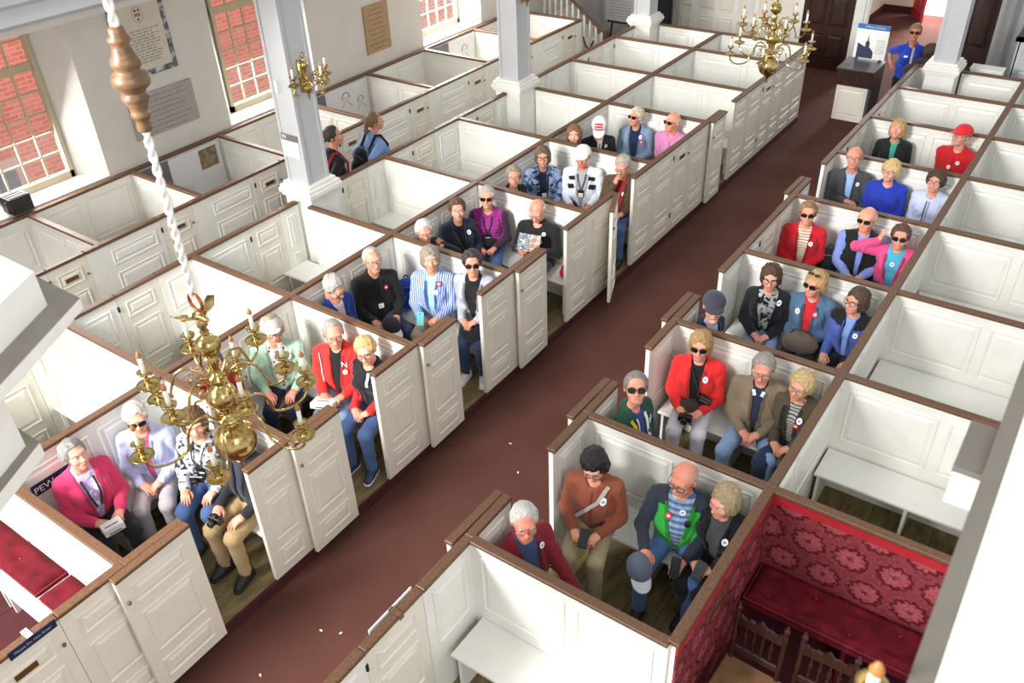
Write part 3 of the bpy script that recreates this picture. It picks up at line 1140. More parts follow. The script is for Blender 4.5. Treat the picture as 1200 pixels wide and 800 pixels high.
m.lathe([(0.0, 0.0), (0.0115, 0.0), (0.0115, 0.058), (0.0, 0.058)], CANDLE, 12)
m.build('candle', t, True)
m = MB()
m.lathe([(0.0, 0.056), (0.0145, 0.058), (0.0145, 0.068), (0.009, 0.074), (0.0085, 0.082), (0.0, 0.088)], AMBER, 12)
m.build('bulb_tip', t, True)
m = MB()
m.lathe([(0.0, -0.09), (0.02, -0.085), (0.024, -0.06), (0.012, -0.05), (0.011, -0.02), (0.014, -0.012), (0.008, 0.0), (0.0, 0.004)], AMBER, 12, (-0.055, -0.045, -0.03))
m.tube([(0, 0, -0.12), (-0.03, -0.025, -0.14), (-0.055, -0.045, -0.12)], 0.006, BRASS, 6)
m.build('side_candle', t, True)

# hexagonal pulpit canopy at the left edge
t = thing('pulpit_canopy', 'blurred white hexagonal pulpit canopy at the left edge', 'canopy', (-3.52, 0.53, 4.0))


def hexa(m, ap, z0, z1, mat, ap1=None):
    ap1 = ap1 if ap1 is not None else ap
    v = []
    for a, z in ((ap, z0), (ap1, z1)):
        for k in range(6):
            q = R(60 * k)
            v.append((a / math.cos(R(30)) * math.cos(q), a / math.cos(R(30)) * math.sin(q), z))
    m.add(v, [tuple(range(5, -1, -1)), tuple(range(6, 12))] + [(k, (k + 1) % 6, (k + 1) % 6 + 6, k + 6) for k in range(6)], mat)


m = MB()
hexa(m, 0.80, -0.05, -0.004, WHITE)
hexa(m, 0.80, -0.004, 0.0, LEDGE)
hexa(m, 0.76, -0.09, -0.05, WHITE)
m.build('cornice', t)
m = MB()
hexa(m, 0.70, 0.0, 0.15, WHITE)
hexa(m, 0.70, 0.15, 0.19, WHITE, 0.55)
m.build('crown_block', t)
m = MB()
hexa(m, 0.46, -0.62, -0.09, WHITE)
m.build('frieze', t)
m = MB()
hexa(m, 0.505, -0.68, -0.614, WHITE)
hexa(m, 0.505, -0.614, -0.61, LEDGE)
hexa(m, 0.44, -0.74, -0.68, WHITE)
m.build('lower_moulding', t)
m = MB()
m.box((-0.15, -1.0, CARP - 4.0), (0.15, -0.8, 0.1), WHITE)
m.box((-0.15, -0.85, -0.3), (0.15, -0.6, -0.1), WHITE)
m.build('back_post', t)

# ------------------------------------------------------------------ plaques, boards, speaker
INK = plain('faded_engraving', '948d86', 0.8)


def plaque(y0, y1, z0, z1, label, stone, border=None, lines=9, margin=0.16, crest=False, ink=INK):
    xp = XW - 0.05
    t = thing('wall_plaque', label, 'plaque', (xp, (y0 + y1) / 2, z0), 0, 'memorial plaques on the north wall')
    w, h = (y1 - y0), (z1 - z0)
    m = MB()
    m.box((0, -w / 2, 0), (0.03, w / 2, h), border or stone, 0.004)
    m.build('slab', t)
    e = 0.075 if border else 0.0
    if border:
        m = MB()
        m.box((0.028, -w / 2 + e, e), (0.036, w / 2 - e, h - e), stone)
        m.build('tablet', t)
    m = MB()
    zt = 0.56 if crest else h - e - 0.1 * h
    zb = e + 0.08 * h
    rnd = random.Random(int(y0 * 100))
    iw = w / 2 - e - margin * w * 0.5
    for k in range(lines):
        zz = zt - (zt - zb) * k / max(1, lines - 1)
        hw = iw * rnd.uniform(0.55, 1.0)
        p = -hw
        while p < hw:
            q = min(hw, p + rnd.uniform(0.03, 0.09))
            m.box((0.029, p, zz - 0.008), (0.038 if border else 0.032, q, zz + 0.006), ink)
            p = q + 0.018
    m.build('engraved_lines', t)['kind'] = 'stuff'
    if crest:
        m = MB()
        zc = 0.74
        ring = [(0.038, 0.075 * math.cos(q), zc + 0.095 * math.sin(q)) for q in np.linspace(0, 2 * math.pi, 24, endpoint=False)]
        m.tube(ring, 0.003, INK, 5, True)
        RED = plain('heraldic_red', 'a03030', 0.7)
        for dy in (-0.03, 0, 0.03):
            m.add([(0.039, dy, zc - 0.03), (0.039, dy + 0.013, zc), (0.039, dy, zc + 0.03), (0.039, dy - 0.013, zc)], [(0, 1, 2, 3)], RED)
        for dy, dz in ((-0.024, 0.052), (0.024, 0.052), (0, -0.055)):
            m.lathe([(0.0, 0.0), (0.014, 0.0)], BLACK, 10)
            m.v[-20:] = [(0.039, dy + p[0], dz + zc + p[1]) for p in m.v[-20:]]
        m.build('coat_of_arms', t)
    return t


def marble():
    m, nt, b = new_mat('veined_grey_marble')
    f = noise(nt, coords(nt), 9, 6, 0.7)
    nt.links.new(ramp(nt, f, [(0.4, hexc('3c4048')), (0.52, hexc('6a6e76')), (0.6, hexc('c8c4c0'))]), b.inputs['Base Color'])
    b.inputs['Roughness'].default_value = 0.35
    return m


plaque(5.95, 6.74, 2.30, 3.55, 'cream memorial tablet with coat of arms and dark marble border', plain('cream_marble', 'cfc6b6', 0.5, var=0.06), marble(), 12, 0.2, True)
plaque(5.88, 6.87, 1.55, 2.10, 'grey stone plaque with engraved lines below the cream tablet', plain('grey_slate_stone', 'a5a09c', 0.7, var=0.06), None, 8, 0.2, False, plain('dark_engraving', '8d8884', 0.8))
plaque(10.26, 10.83, 1.49, 2.24, 'brown bronze plaque on the wall between two windows', plain('brown_bronze', 'a98a68', 0.5, 0.2, var=0.1), None, 9, 0.2, False, plain('bronze_engraving', '7b6248', 0.7))
CHAR = plain('charcoal_board', '6f6c74', 0.7, var=0.05)
BOARDW = plain('display_board_white', 'dcdcdc', 0.7, var=0.03)


def display(y0, y1, label, split, sketches=(), pic=None):
    x_ = XW + 0.05
    t = thing('display_board', label, 'board', (x_, (y0 + y1) / 2, 0.46), 0, 'display boards standing in the wall pews')
    w = y1 - y0
    m = MB()
    m.box((0, -w / 2, 0), (0.012, -w / 2 + split * w, 0.74), CHAR)
    m.build('dark_section', t)
    m = MB()
    m.box((0, -w / 2 + split * w, 0), (0.012, w / 2, 0.74), BOARDW)
    m.build('white_section', t)
    PEN = plain('pencil_grey', 'b4b4b4', 0.8)
    m = MB()
    rnd = random.Random(int(y0 * 10))
    for k in range(11):
        yy = -w / 2 + split * w + 0.07
        m.box((0.012, yy, 0.08 + k * 0.022), (0.0135, yy + rnd.uniform(0.16, 0.26), 0.086 + k * 0.022), PEN)
    m.build('text_lines', t)['kind'] = 'stuff'
    for (fy, z, r) in sketches:
        m = MB()
        c = (0.0135, -w / 2 + fy * w, z)
        face = [(c[0], c[1] + r * 0.75 * math.cos(q), c[2] + r * math.sin(q)) for q in np.linspace(0, 2 * math.pi, 20, endpoint=False)]
        m.tube(face, 0.0025, PEN, 4, True)
        hair = [(c[0], c[1] + r * 0.95 * math.cos(q), c[2] + 0.2 * r + r * 0.95 * math.sin(q)) for q in np.linspace(-0.3, math.pi + 0.3, 14)]
        m.tube(hair, 0.007, plain('pencil_dark', '8e8e92', 0.8), 4)
        for s in (-1, 1):
            m.tube([(c[0], c[1] + s * r * 0.18, c[2] + 0.1 * r), (c[0], c[1] + s * r * 0.45, c[2] + 0.12 * r)], 0.005, plain('pencil_dark', '8e8e92', 0.8), 4)
            m.tube([(c[0], c[1] + s * r * 0.5, c[2] - r * 0.9), (c[0], c[1] + s * r * 1.2, c[2] - r * 1.5), (c[0], c[1] + s * r * 1.4, c[2] - r * 1.9)], 0.008, PEN, 4)
        m.tube([(c[0], c[1], c[2] + 0.05 * r), (c[0], c[1] + 0.08 * r, c[2] - 0.22 * r), (c[0], c[1] - 0.04 * r, c[2] - 0.25 * r)], 0.004, PEN, 4)
        m.tube([(c[0], c[1] - 0.22 * r, c[2] - 0.5 * r), (c[0], c[1] + 0.22 * r, c[2] - 0.5 * r)], 0.005, PEN, 4)
        m.build('pencil_portrait', t)
    if pic:
        m = MB()
        m.box((0.012, -w / 2 + pic[0] * w, pic[2]), (0.018, -w / 2 + pic[1] * w, pic[3]), plain('sepia_picture', '8d7c62', 0.7, var=0.5, scale=14))
        m.build('sepia_picture', t)
    return t


display(5.72, 7.0, 'display board with charcoal end and small brown picture in wall pew', 0.34, (), (0.72, 0.95, 0.42, 0.70))
display(8.70, 10.05, 'display board with two pencil portraits in wall pew', 0.3, ((0.62, 0.55, 0.085), (0.86, 0.42, 0.07)))
display(11.70, 13.0, 'display board with one pencil portrait and charcoal end', 0.4, ((0.75, 0.5, 0.08),))
# small speaker on the sill of the first window
t = thing('loudspeaker', 'small black speaker box standing on the window sill', 'speaker', (XW - 0.10, 4.19, 1.272))
m = MB(); m.box((-0.12, -0.13, 0), (0.11, 0.13, 0.20), BLACK, 0.01); m.build('case', t)
m = MB()
for k in range(3):
    m.box((-0.09 + k * 0.065, -0.10, 0.198), (-0.05 + k * 0.065, 0.10, 0.206), plain('dusty_plastic', '5a5c60', 0.6))
m.build('top_vent', t)
m = MB()
for s in (-1, 1):
    m.box((0.02, s * 0.145 - 0.006, 0.02), (0.06, s * 0.145 + 0.006, 0.16), BLACK)
    m.box((0.02, min(s * 0.13, s * 0.15), 0.02), (0.06, max(s * 0.13, s * 0.15), 0.04), BLACK)
m.build('mounting_bracket', t)


# ------------------------------------------------------------------ cushions, chairs, signs
def cushion(loc, sx, sy, h, label, nx, ny, rotz=0, group='velvet cushions on pew benches'):
    """buttoned velvet cushion: rounded box with dimples"""
    t = thing('bench_cushion', label, 'cushion', loc, rotz, group)
    NX, NY = 8 * nx + 1, 8 * ny + 1
    v, f = [], []
    for j in range(NY):
        for i in range(NX):
            u, w = i / (NX - 1), j / (NY - 1)
            ex = min(u, 1 - u) * sx
            ey = min(w, 1 - w) * sy
            edge = min(1, min(ex, ey) / 0.05)
            z = h * (0.45 + 0.55 * math.sqrt(max(0, 1 - (1 - edge) ** 2)))
            du, dw = (u * nx) % 1 - 0.5, (w * ny) % 1 - 0.5
            dd = math.hypot(du * sx / nx, dw * sy / ny)
            z -= 0.035 * math.exp(-(dd / 0.035) ** 2)
            z += 0.008 * math.sin(u * 19 + w * 7) * edge
            v.append(((u - 0.5) * sx, (w - 0.5) * sy, z))
    for j in range(NY - 1):
        for i in range(NX - 1):
            a = j * NX + i
            f.append((a, a + 1, a + NX + 1, a + NX))
    top = MB(); top.add(v, f, VELVET)
    # skirt
    ring = [(i, 0) for i in range(NX)] + [(NX - 1, j) for j in range(1, NY)] + [(i, NY - 1) for i in range(NX - 2, -1, -1)] + [(0, j) for j in range(NY - 2, 0, -1)]
    base = len(top.v)
    low = [(v[j * NX + i][0], v[j * NX + i][1], 0.0) for i, j in ring]
    fs = []
    n = len(ring)
    for k in range(n):
        a, b = ring[k][1] * NX + ring[k][0], ring[(k + 1) % n][1] * NX + ring[(k + 1) % n][0]
        fs.append((a, base + k, base + (k + 1) % n, b))
    top.v += low
    top.f += fs
    top.m += [0] * n
    top.build('upholstery', t, True)
    m = MB()
    m.tube([(p[0] * 1.004, p[1] * 1.01, h * 0.45) for p in low], 0.006, plain('crimson_piping', '7c1622', 0.8), 5, True)
    m.build('piping', t, True)
    m = MB()
    for a in range(nx):
        for b in range(ny):
            m.lathe([(0.0, 0.006), (0.008, 0.004), (0.011, 0.0)], REDPAINT, 8, ((a + 0.5) / nx * sx - sx / 2, (b + 0.5) / ny * sy - sy / 2, h - 0.034))
    m.build('tuft_button', t, True)
    return t


cushion(((XF + XG) / 2 + 0.01, 4.41, 0.456), XG - XF - 0.1, 0.36, 0.085, 'long buttoned crimson cushion on the bench of the damask pew', 5, 2)
cushion((-6.30, 1.435, 0.456), 1.46, 0.27, 0.08, 'longer crimson velvet cushion in the pew at the left edge', 5, 1)
cushion((-5.05, 1.435, 0.456), 0.92, 0.27, 0.08, 'short crimson velvet cushion against the front board at the left edge', 3, 1)
cushion((XW + 0.21, 4.95, 0.456), 0.36, 1.15, 0.05, 'flat dark red cushion in the wall pew under the window', 1, 3)


def spindle_chair(loc, label, rotz):
    """dark turned chair with scalloped crest rail; back at local -Y, seat ahead at +Y"""
    t = thing('spindle_chair', label, 'chair', loc, rotz, 'dark turned chairs in the damask pew')
    for s in (-1, 1):
        m = MB()
        prof = [(0.014, 0.0), (0.02, 0.04), (0.016, 0.08), (0.021, 0.12), (0.021, 0.44), (0.016, 0.5), (0.02, 0.56), (0.013, 0.62), (0.019, 0.7), (0.014, 0.78), (0.019, 0.84), (0.019, 0.93), (0.011, 0.945), (0.02, 0.965), (0.024, 0.985), (0.016, 1.005), (0.008, 1.015), (0.011, 1.025), (0.0, 1.035)]
        m.lathe(prof, DARKW, 12, (s * 0.165, -0.19, 0))
        m.build('back_post', t, True)
        m = MB()
        m.lathe([(0.014, 0.0), (0.02, 0.06), (0.015, 0.12), (0.02, 0.2), (0.02, 0.43)], DARKW, 10, (s * 0.17, 0.19, 0))
        m.build('leg', t, True)
    m = MB()
    xs = np.linspace(-0.15, 0.15, 25)
    top = [0.90 + 0.035 * math.cos(x / 0.15 * math.pi) ** 2 * (1 if abs(x) < 0.1 else 0.3) + 0.012 * math.cos(x * 90) for x in xs]
    v = []
    for yy in (-0.202, -0.178):
        v += [(x, yy, 0.83) for x in xs] + [(x, yy, z) for x, z in zip(xs, top)]
    n = 25
    f = []
    for i in range(n - 1):
        f += [(i, i + 1, n + i + 1, n + i), (3 * n + i, 3 * n + i + 1, 2 * n + i + 1, 2 * n + i), (n + i, n + i + 1, 3 * n + i + 1, 3 * n + i), (i + 1, i, 2 * n + i, 2 * n + i + 1)]
    m.add(v, f, DARKW)
    m.build('crest_rail', t)
    m = MB(); m.box((-0.15, -0.2, 0.54), (0.15, -0.18, 0.60), DARKW, 0.004); m.build('lower_rail', t)
    for x in (-0.09, -0.03, 0.03, 0.09):
        m = MB()
        m.lathe([(0.008, 0.60), (0.013, 0.66), (0.007, 0.70), (0.02, 0.74), (0.007, 0.78), (0.008, 0.83)], DARKW, 8, (x, -0.19, 0))
        m.build('spindle', t, True)
    m = MB(); m.box((-0.2, -0.2, 0.43), (0.2, 0.21, 0.465), wood('rush_brown', '5a3f28', '83613c'), 0.012); m.build('seat', t)
    m = MB()
    for z in (0.16, 0.27):
        for s in (-1, 1):
            m.tube([(s * 0.168, -0.19, z), (s * 0.168, 0.19, z)], 0.01, DARKW, 6)
    m.tube([(-0.168, 0.19, 0.22), (0.168, 0.19, 0.22)], 0.01, DARKW, 6)
    m.build('stretcher', t, True)
    return t


spindle_chair((-0.83, 3.55, 0.0), 'dark turned wooden chair closest to the damask side wall', R(178))
spindle_chair((-0.38, 3.57, 0.0), 'dark turned wooden chair beside the brass candle bracket', R(182))

# navy signs
t = thing('pew_sign', 'navy board lettered PEW behind the person in the pink cardigan', 'sign', (-5.98, 1.98, 0.93))
m = MB(); m.box((-0.01, -0.24, -0.05), (0.008, 0.24, 0.06), NAVYS, 0.003); m.build('board', t)
text('lettering', 'PEW', 0.085, PAPER, t, Matrix(((0, 0, 1, 0.0095), (1, 0, 0, -0.14), (0, 1, 0, 0.0), (0, 0, 0, 1))))
m = MB()
for k in range(26):
    rnd = random.Random(k)
    a, b = rnd.uniform(-0.03, 0.21), rnd.uniform(-0.035, 0.045)
    m.box((0.007, a, b), (0.0095, a + 0.02, b + 0.008), plain('blue_print', '2f56a8', 0.6))
m.build('blue_motif', t)
t.location.x = XS + 0.032
t = thing('door_sign', 'navy notice clipped over the rail of the cushioned pew', 'sign', (XB, 0.92, 1.25))
m = MB(); m.box((0.04, -0.155, -0.055), (0.048, 0.155, 0.012), NAVYS); m.build('board', t)
m = MB(); m.box((-0.045, -0.02, 0.0), (0.048, 0.02, 0.006), WARMW); m.box((-0.05, -0.02, -0.03), (-0.044, 0.02, 0.006), WARMW); m.build('clip', t)
text('lettering', 'Please Do Not Enter', 0.029, plain('muted_lettering', '9aa2bc', 0.6), t, Matrix(((0, 0, 1, 0.049), (1, 0, 0, 0), (0, 1, 0, -0.022), (0, 0, 0, 1))))
t = thing('door_notice', 'white notice clipped to the rail of the overexposed near pew', 'sign', (XE, 2.32, 1.25))
m = MB(); m.box((-0.052, -0.2, -0.06), (-0.044, 0.2, 0.006), PAPER); m.build('board', t)
m = MB(); m.box((-0.05, -0.02, 0.0), (0.045, 0.02, 0.006), RAIL); m.box((0.042, -0.02, -0.03), (0.048, 0.02, 0.006), RAIL); m.build('clip', t)

# ------------------------------------------------------------------ back of the church
t = thing('reception_desk', 'dark topped desk with white panelled front at the end of the aisle', 'desk', (-3.77, 15.6, CARP))
m = MB(); m.box((-0.27, -0.2, 0), (0.27, 0.35, 0.62), WARMW); m.build('white_base', t)
panel(t, (0, 0, 0), (0, -0.2, 0.32), 0.46, 0.5, '-y', WARMW, 0.8)
m = MB(); m.box((-0.30, -0.24, 0.62), (0.32, 0.42, 0.90), DARKW, 0.008); m.box((0.27, -0.24, 0), (0.32, 0.42, 0.64), plain('charcoal_side', '3c3f44', 0.5)); m.build('wooden_case', t)
m = MB(); m.box((-0.31, -0.26, 0.90), (0.33, 0.44, 0.925), plain('grey_desk_top', '55514e', 0.3), 0.004); m.build('desk_top', t)
t = thing('info_panel', 'white information panel with blue header and church tower picture', 'sign', (-3.74, 15.95, CARP + 0.925))
m = MB(); m.box((-0.27, 0, 0.02), (0.27, 0.02, 0.52), PAPER); m.build('board', t)
m = MB(); m.box((-0.27, -0.002, 0.52), (0.27, 0.02, 0.60), plain('header_blue', '2a6fb4', 0.5)); m.build('header_band', t)
text('lettering', 'A Mission of Liberty', 0.042, PAPER, t, Matrix.Translation((0.03, -0.004, 0.56)) @ Matrix.Rotation(math.pi / 2, 4, 'X'))
m = MB()
DK = plain('tower_silhouette', '2c3350', 0.6)
m.add([(x, -0.003, z) for x, z in ((-0.22, 0.03), (0.06, 0.03), (0.06, 0.14), (0.02, 0.19), (-0.02, 0.22), (-0.02, 0.30), (-0.045, 0.33), (-0.055, 0.44), (-0.065, 0.33), (-0.09, 0.30), (-0.09, 0.22), (-0.22, 0.28))], [(0, 1, 2, 3, 4, 5, 6, 7, 8, 9, 10, 11)], DK)
m.build('tower_picture', t)
m = MB()
for k in range(7):
    m.box((0.09, -0.003, 0.14 + k * 0.035), (0.24, 0.001, 0.147 + k * 0.035), plain('grey_print', '8a8a90', 0.7))
m.build('text_lines', t)['kind'] = 'stuff'
m = MB()
for s in (-1, 1):
    m.box((s * 0.2 - 0.02, -0.05, 0), (s * 0.2 + 0.02, 0.09, 0.03), BLACK)
m.build('foot', t)

# staircase with balustrade
t = thing('staircase', 'staircase with walnut handrail and white balusters in the corner', 'staircase', (-9.2, 15.2, CARP))
for k in range(6):
    m = MB()
    m.box((-0.95 - 0.0, 0.1 + 0.0, 0), (0.42 - 0.24 * k, 1.2, 0.17 * (k + 1)), WARMW)
    m.build('step', t)
hp = [(0.62, 0.06, 0.93), (0.50, 0.06, 0.95), (0.40, 0.06, 1.02), (-0.95, 0.06, 2.0)]
m = MB(); m.tube(hp, 0.032, RAIL, 8); m.build('handrail', t, True)
for k in range(11):
    x_ = 0.50 - k * 0.135
    zt = 0.95 if x_ > 0.42 else 1.0 + (0.40 - x_) * 0.726
    zb = 0.0 if x_ > 0.42 else 0.17 * (1 + int((0.42 - x_) / 0.24))
    m = MB(); m.box((x_ - 0.018, 0.042, min(zb, zt - 0.2)), (x_ + 0.018, 0.078, zt), WHITE); m.build('baluster', t)
m = MB(); m.box((0.55, 0.02, 0), (0.63, 0.10, 0.94), RAIL); m.build('newel_post', t)
m = MB()
m.tube([(0.34, 0.0, 0.75), (0.28, 0.01, 0.6), (0.22, 0.0, 0.58), (0.16, 0.01, 0.62), (0.1, 0.0, 0.8)], 0.016, plain('maroon_rope', '5b1a24', 0.8), 6)
m.build('barrier_rope', t, True)
t = thing('display_easel', 'dark easel holding a grey sheet behind the handrail', 'easel', (-9.05, 16.7, CARP))
m = MB()
for a, b in (((-0.3, -0.05, 0), (-0.08, 0, 1.7)), ((0.3, -0.05, 0), (0.08, 0, 1.7)), ((0, 0.5, 0), (0, 0.02, 1.7))):
    m.tube([a, b], 0.022, BLACK, 6)
m.box((-0.3, -0.08, 0.72), (0.3, -0.0, 0.76), BLACK)
m.build('tripod', t)
m = MB(); m.box((-0.36, -0.07, 0.76), (0.36, -0.05, 1.45), plain('grey_sheet', 'b6b6ba', 0.7)); m.build('sheet', t)
m = MB()
for k in range(8):
    m.box((-0.28, -0.0725, 0.86 + k * 0.06), (0.25, -0.07, 0.872 + k * 0.06), plain('grey_print', '8a8a90', 0.7))
m.build('text_lines', t)['kind'] = 'stuff'
t = thing('dark_screen', 'tall dark folding screen beside the staircase', 'screen', (-8.35, 17.5, CARP))
m = MB(); m.box((-0.7, 0, 0.02), (0.0, 0.04, 2.1), plain('dark_screen_cloth', '3b3c42', 0.8)); m.build('wing', t)
m = MB(); m.box((0.0, -0.02, 0), (0.06, 0.06, 2.15), BLACK); m.box((-0.74, -0.02, 0), (-0.68, 0.06, 2.15), BLACK); m.build('post', t)

# tall panelled pew at the far right
t = thing('tall_pew', 'tall grey panelled pew with dark rail at the top right', 'pew', (-1.15, 16.0, CARP))
m = MB(); m.box((-0.35, -0.02, 0), (1.6, 0.02, 1.55), GREYP); m.box((-0.37, -0.02, 0), (-0.33, 0.9, 1.55), GREYP); m.box((-0.35, 0.86, 0), (1.6, 0.9, 1.55), GREYP); m.build('panelled_front', t)
for x_ in (-0.08, 0.45, 0.98):
    panel(t, (0, 0, 0), (x_, -0.02, 1.33), 0.42, 0.22, '-y', GREYP, 1.3)
    panel(t, (0, 0, 0), (x_, -0.02, 0.72), 0.42, 0.8, '-y', GREYP, 1.3)
m = MB()
m.box((-0.41, -0.06, 1.55), (1.6, 0.06, 1.60), DARKW); m.box((-0.41, -0.06, 1.55), (-0.29, 0.94, 1.60), DARKW); m.box((-0.41, 0.84, 1.55), (1.6, 0.94, 1.60), DARKW)
m.build('dark_rail', t)
t = thing('white_box', 'plain white box standing behind the last right pew', 'box', (-1.75, 15.3, CARP))
m = MB(); m.box((-0.24, -0.12, 0), (0.22, 0.12, 1.26), WHITE, 0.004); m.build('body', t)
m = MB(); m.box((-0.25, -0.13, 1.26), (0.23, 0.13, 1.28), WHITE); m.build('lid', t)
# scraps of paper on the carpet
for k, (x_, y_) in enumerate(((-3.9, 2.55), (-3.75, 2.62), (-4.0, 2.0), (-3.5, 2.35), (-3.6, 4.9), (-3.9, 5.2))):
    m = MB(); m.box((-0.012, -0.006, 0), (0.012, 0.006, 0.003), PAPER)
    o = m.build('paper_scrap', None, False, (x_, y_, CARP))
    o.rotation_euler = (0, 0, k * 1.3)
    tag(o, 'tiny pale scrap lying on the maroon aisle carpet', 'scrap', 'paper scraps on the aisle carpet')

# ------------------------------------------------------------------ people: blended distance fields turned into smooth skins
F32 = np.float32


def make_grid(lo, hi, h):
    lo = np.asarray(lo, float)
    n = np.ceil((np.asarray(hi, float) - lo) / h).astype(int) + 1
    ax = [lo[i] + h * np.arange(n[i]) for i in range(3)]
    X, Y, Z = np.meshgrid(*ax, indexing='ij', sparse=True)
    return (X.astype(F32), Y.astype(F32), Z.astype(F32)), lo, h


def rc(P, a, b, ra, rb, ex=1.0, ey=1.0):
    """tapered capsule; ex, ey widen it across x / y"""
    X, Y, Z = P
    ax, ay, az = a[0] / ex, a[1] / ey, a[2]
    dx, dy, dz = b[0] / ex - ax, b[1] / ey - ay, b[2] - az
    px, py, pz = X / ex - ax, Y / ey - ay, Z - az
    L = dx * dx + dy * dy + dz * dz + 1e-9
    t = np.clip((px * dx + py * dy + pz * dz) / L, 0, 1)
    d = np.sqrt((px - t * dx) ** 2 + (py - t * dy) ** 2 + (pz - t * dz) ** 2) - (ra + t * (rb - ra))
    return d * min(ex, ey, 1.0) if (ex != 1 or ey != 1) else d


def el(P, c, r):
    X, Y, Z = P
    return (np.sqrt(((X - c[0]) / r[0]) ** 2 + ((Y - c[1]) / r[1]) ** 2 + ((Z - c[2]) / r[2]) ** 2) - 1) * min(r)


def smin(a, b, k):
    h = np.maximum(k - np.abs(a - b), 0) / k
    return np.minimum(a, b) - h * h * k * 0.25


def smax(a, b, k):
    return -smin(-a, -b, k)


def nets(D, lo, h):
    """surface nets: distance grid -> (verts, quads)"""
    D = np.ascontiguousarray(D, F32)
    S = D < 0
    nx, ny, nz = D.shape
    cnt = np.zeros((nx - 1, ny - 1, nz - 1), np.int8)
    for i in (0, 1):
        for j in (0, 1):
            for k in (0, 1):
                cnt += S[i:nx - 1 + i, j:ny - 1 + j, k:nz - 1 + k]
    act = (cnt > 0) & (cnt < 8)
    I = np.argwhere(act)
    idx = -np.ones(act.shape, np.int32)
    idx[act] = np.arange(len(I))
    acc = np.zeros((len(I), 3))
    num = np.zeros(len(I))
    cor = [(i, j, k) for i in (0, 1) for j in (0, 1) for k in (0, 1)]
    val = {c: D[I[:, 0] + c[0], I[:, 1] + c[1], I[:, 2] + c[2]] for c in cor}
    for c in cor:
        for a in range(3):
            if c[a] == 0:
                c2 = tuple(1 if q == a else c[q] for q in range(3))
                v0, v1 = val[c], val[c2]
                m = (v0 < 0) != (v1 < 0)
                t = np.where(m, v0 / np.where(m, v0 - v1, 1), 0)
                for q in range(3):
                    acc[:, q] += m * (c[q] + (t if q == a else 0))
                num += m
    V = (I + acc / num[:, None]) * h + lo
    quads = []
    for a in range(3):
        sl0 = [slice(None)] * 3
        sl1 = [slice(None)] * 3
        sl0[a] = slice(0, -1)
        sl1[a] = slice(1, None)
        A, B = S[tuple(sl0)], S[tuple(sl1)]
        E = np.argwhere(A != B)
        b, c = (a + 1) % 3, (a + 2) % 3
        E = E[(E[:, b] > 0) & (E[:, c] > 0) & (E[:, b] < D.shape[b] - 1) & (E[:, c] < D.shape[c] - 1)]
        if not len(E):
            continue

        def cell(db, dc):
            q = E.copy()
            q[:, b] += db
            q[:, c] += dc
            return idx[q[:, 0], q[:, 1], q[:, 2]]
        q = np.stack([cell(-1, -1), cell(0, -1), cell(0, 0), cell(-1, 0)], 1)
        s = A[E[:, 0], E[:, 1], E[:, 2]]
        q[~s] = q[~s][:, ::-1]
        quads.append(q)
    return V, np.concatenate(quads)


# ---- shared head, hand, shoe shapes
def head_sdf(P, fem):
    d = el(P, (0, 0.015, 0.03), (0.076, 0.096, 0.09))
    d = smin(d, el(P, (0, -0.03, -0.04), (0.058 if not fem else 0.055, 0.066, 0.075)), 0.03)
    d = smin(d, el(P, (0, -0.072, -0.094), (0.03 if not fem else 0.024, 0.024, 0.022)), 0.03)
    d = smin(d, el(P, (0, -0.078, 0.03), (0.05, 0.018, 0.014)), 0.02)
    for s in (-1, 1):
        d = smin(d, el(P, (s * 0.038, -0.066, -0.028), (0.026, 0.022, 0.024)), 0.02)
        d = smax(d, -el(P, (s * 0.032, -0.108, 0.007), (0.019, 0.018, 0.012)), 0.012)
        d = smin(d, el(P, (s * 0.079, 0.012, -0.004), (0.009, 0.02, 0.032)), 0.008)
    d = smin(d, rc(P, (0, -0.092, 0.006), (0, -0.112, -0.028), 0.008, 0.014), 0.01)
    d = smin(d, el(P, (0, -0.098, -0.032), (0.02, 0.012, 0.009)), 0.008)
    d = smin(d, el(P, (0, -0.092, -0.062), (0.025, 0.012, 0.012)), 0.008)
    d = smin(d, rc(P, (0, 0.02, -0.07), (0, 0.045, -0.22), 0.05 if not fem else 0.044, 0.06), 0.03)
    return d


HEADS = {}


def head_mesh(fem):
    if fem not in HEADS:
        P, lo, h = make_grid((-0.105, -0.14, -0.24), (0.105, 0.13, 0.14), 0.0062)
        HEADS[fem] = nets(head_sdf(P, fem), lo, h)
    return HEADS[fem]


HANDS = {}


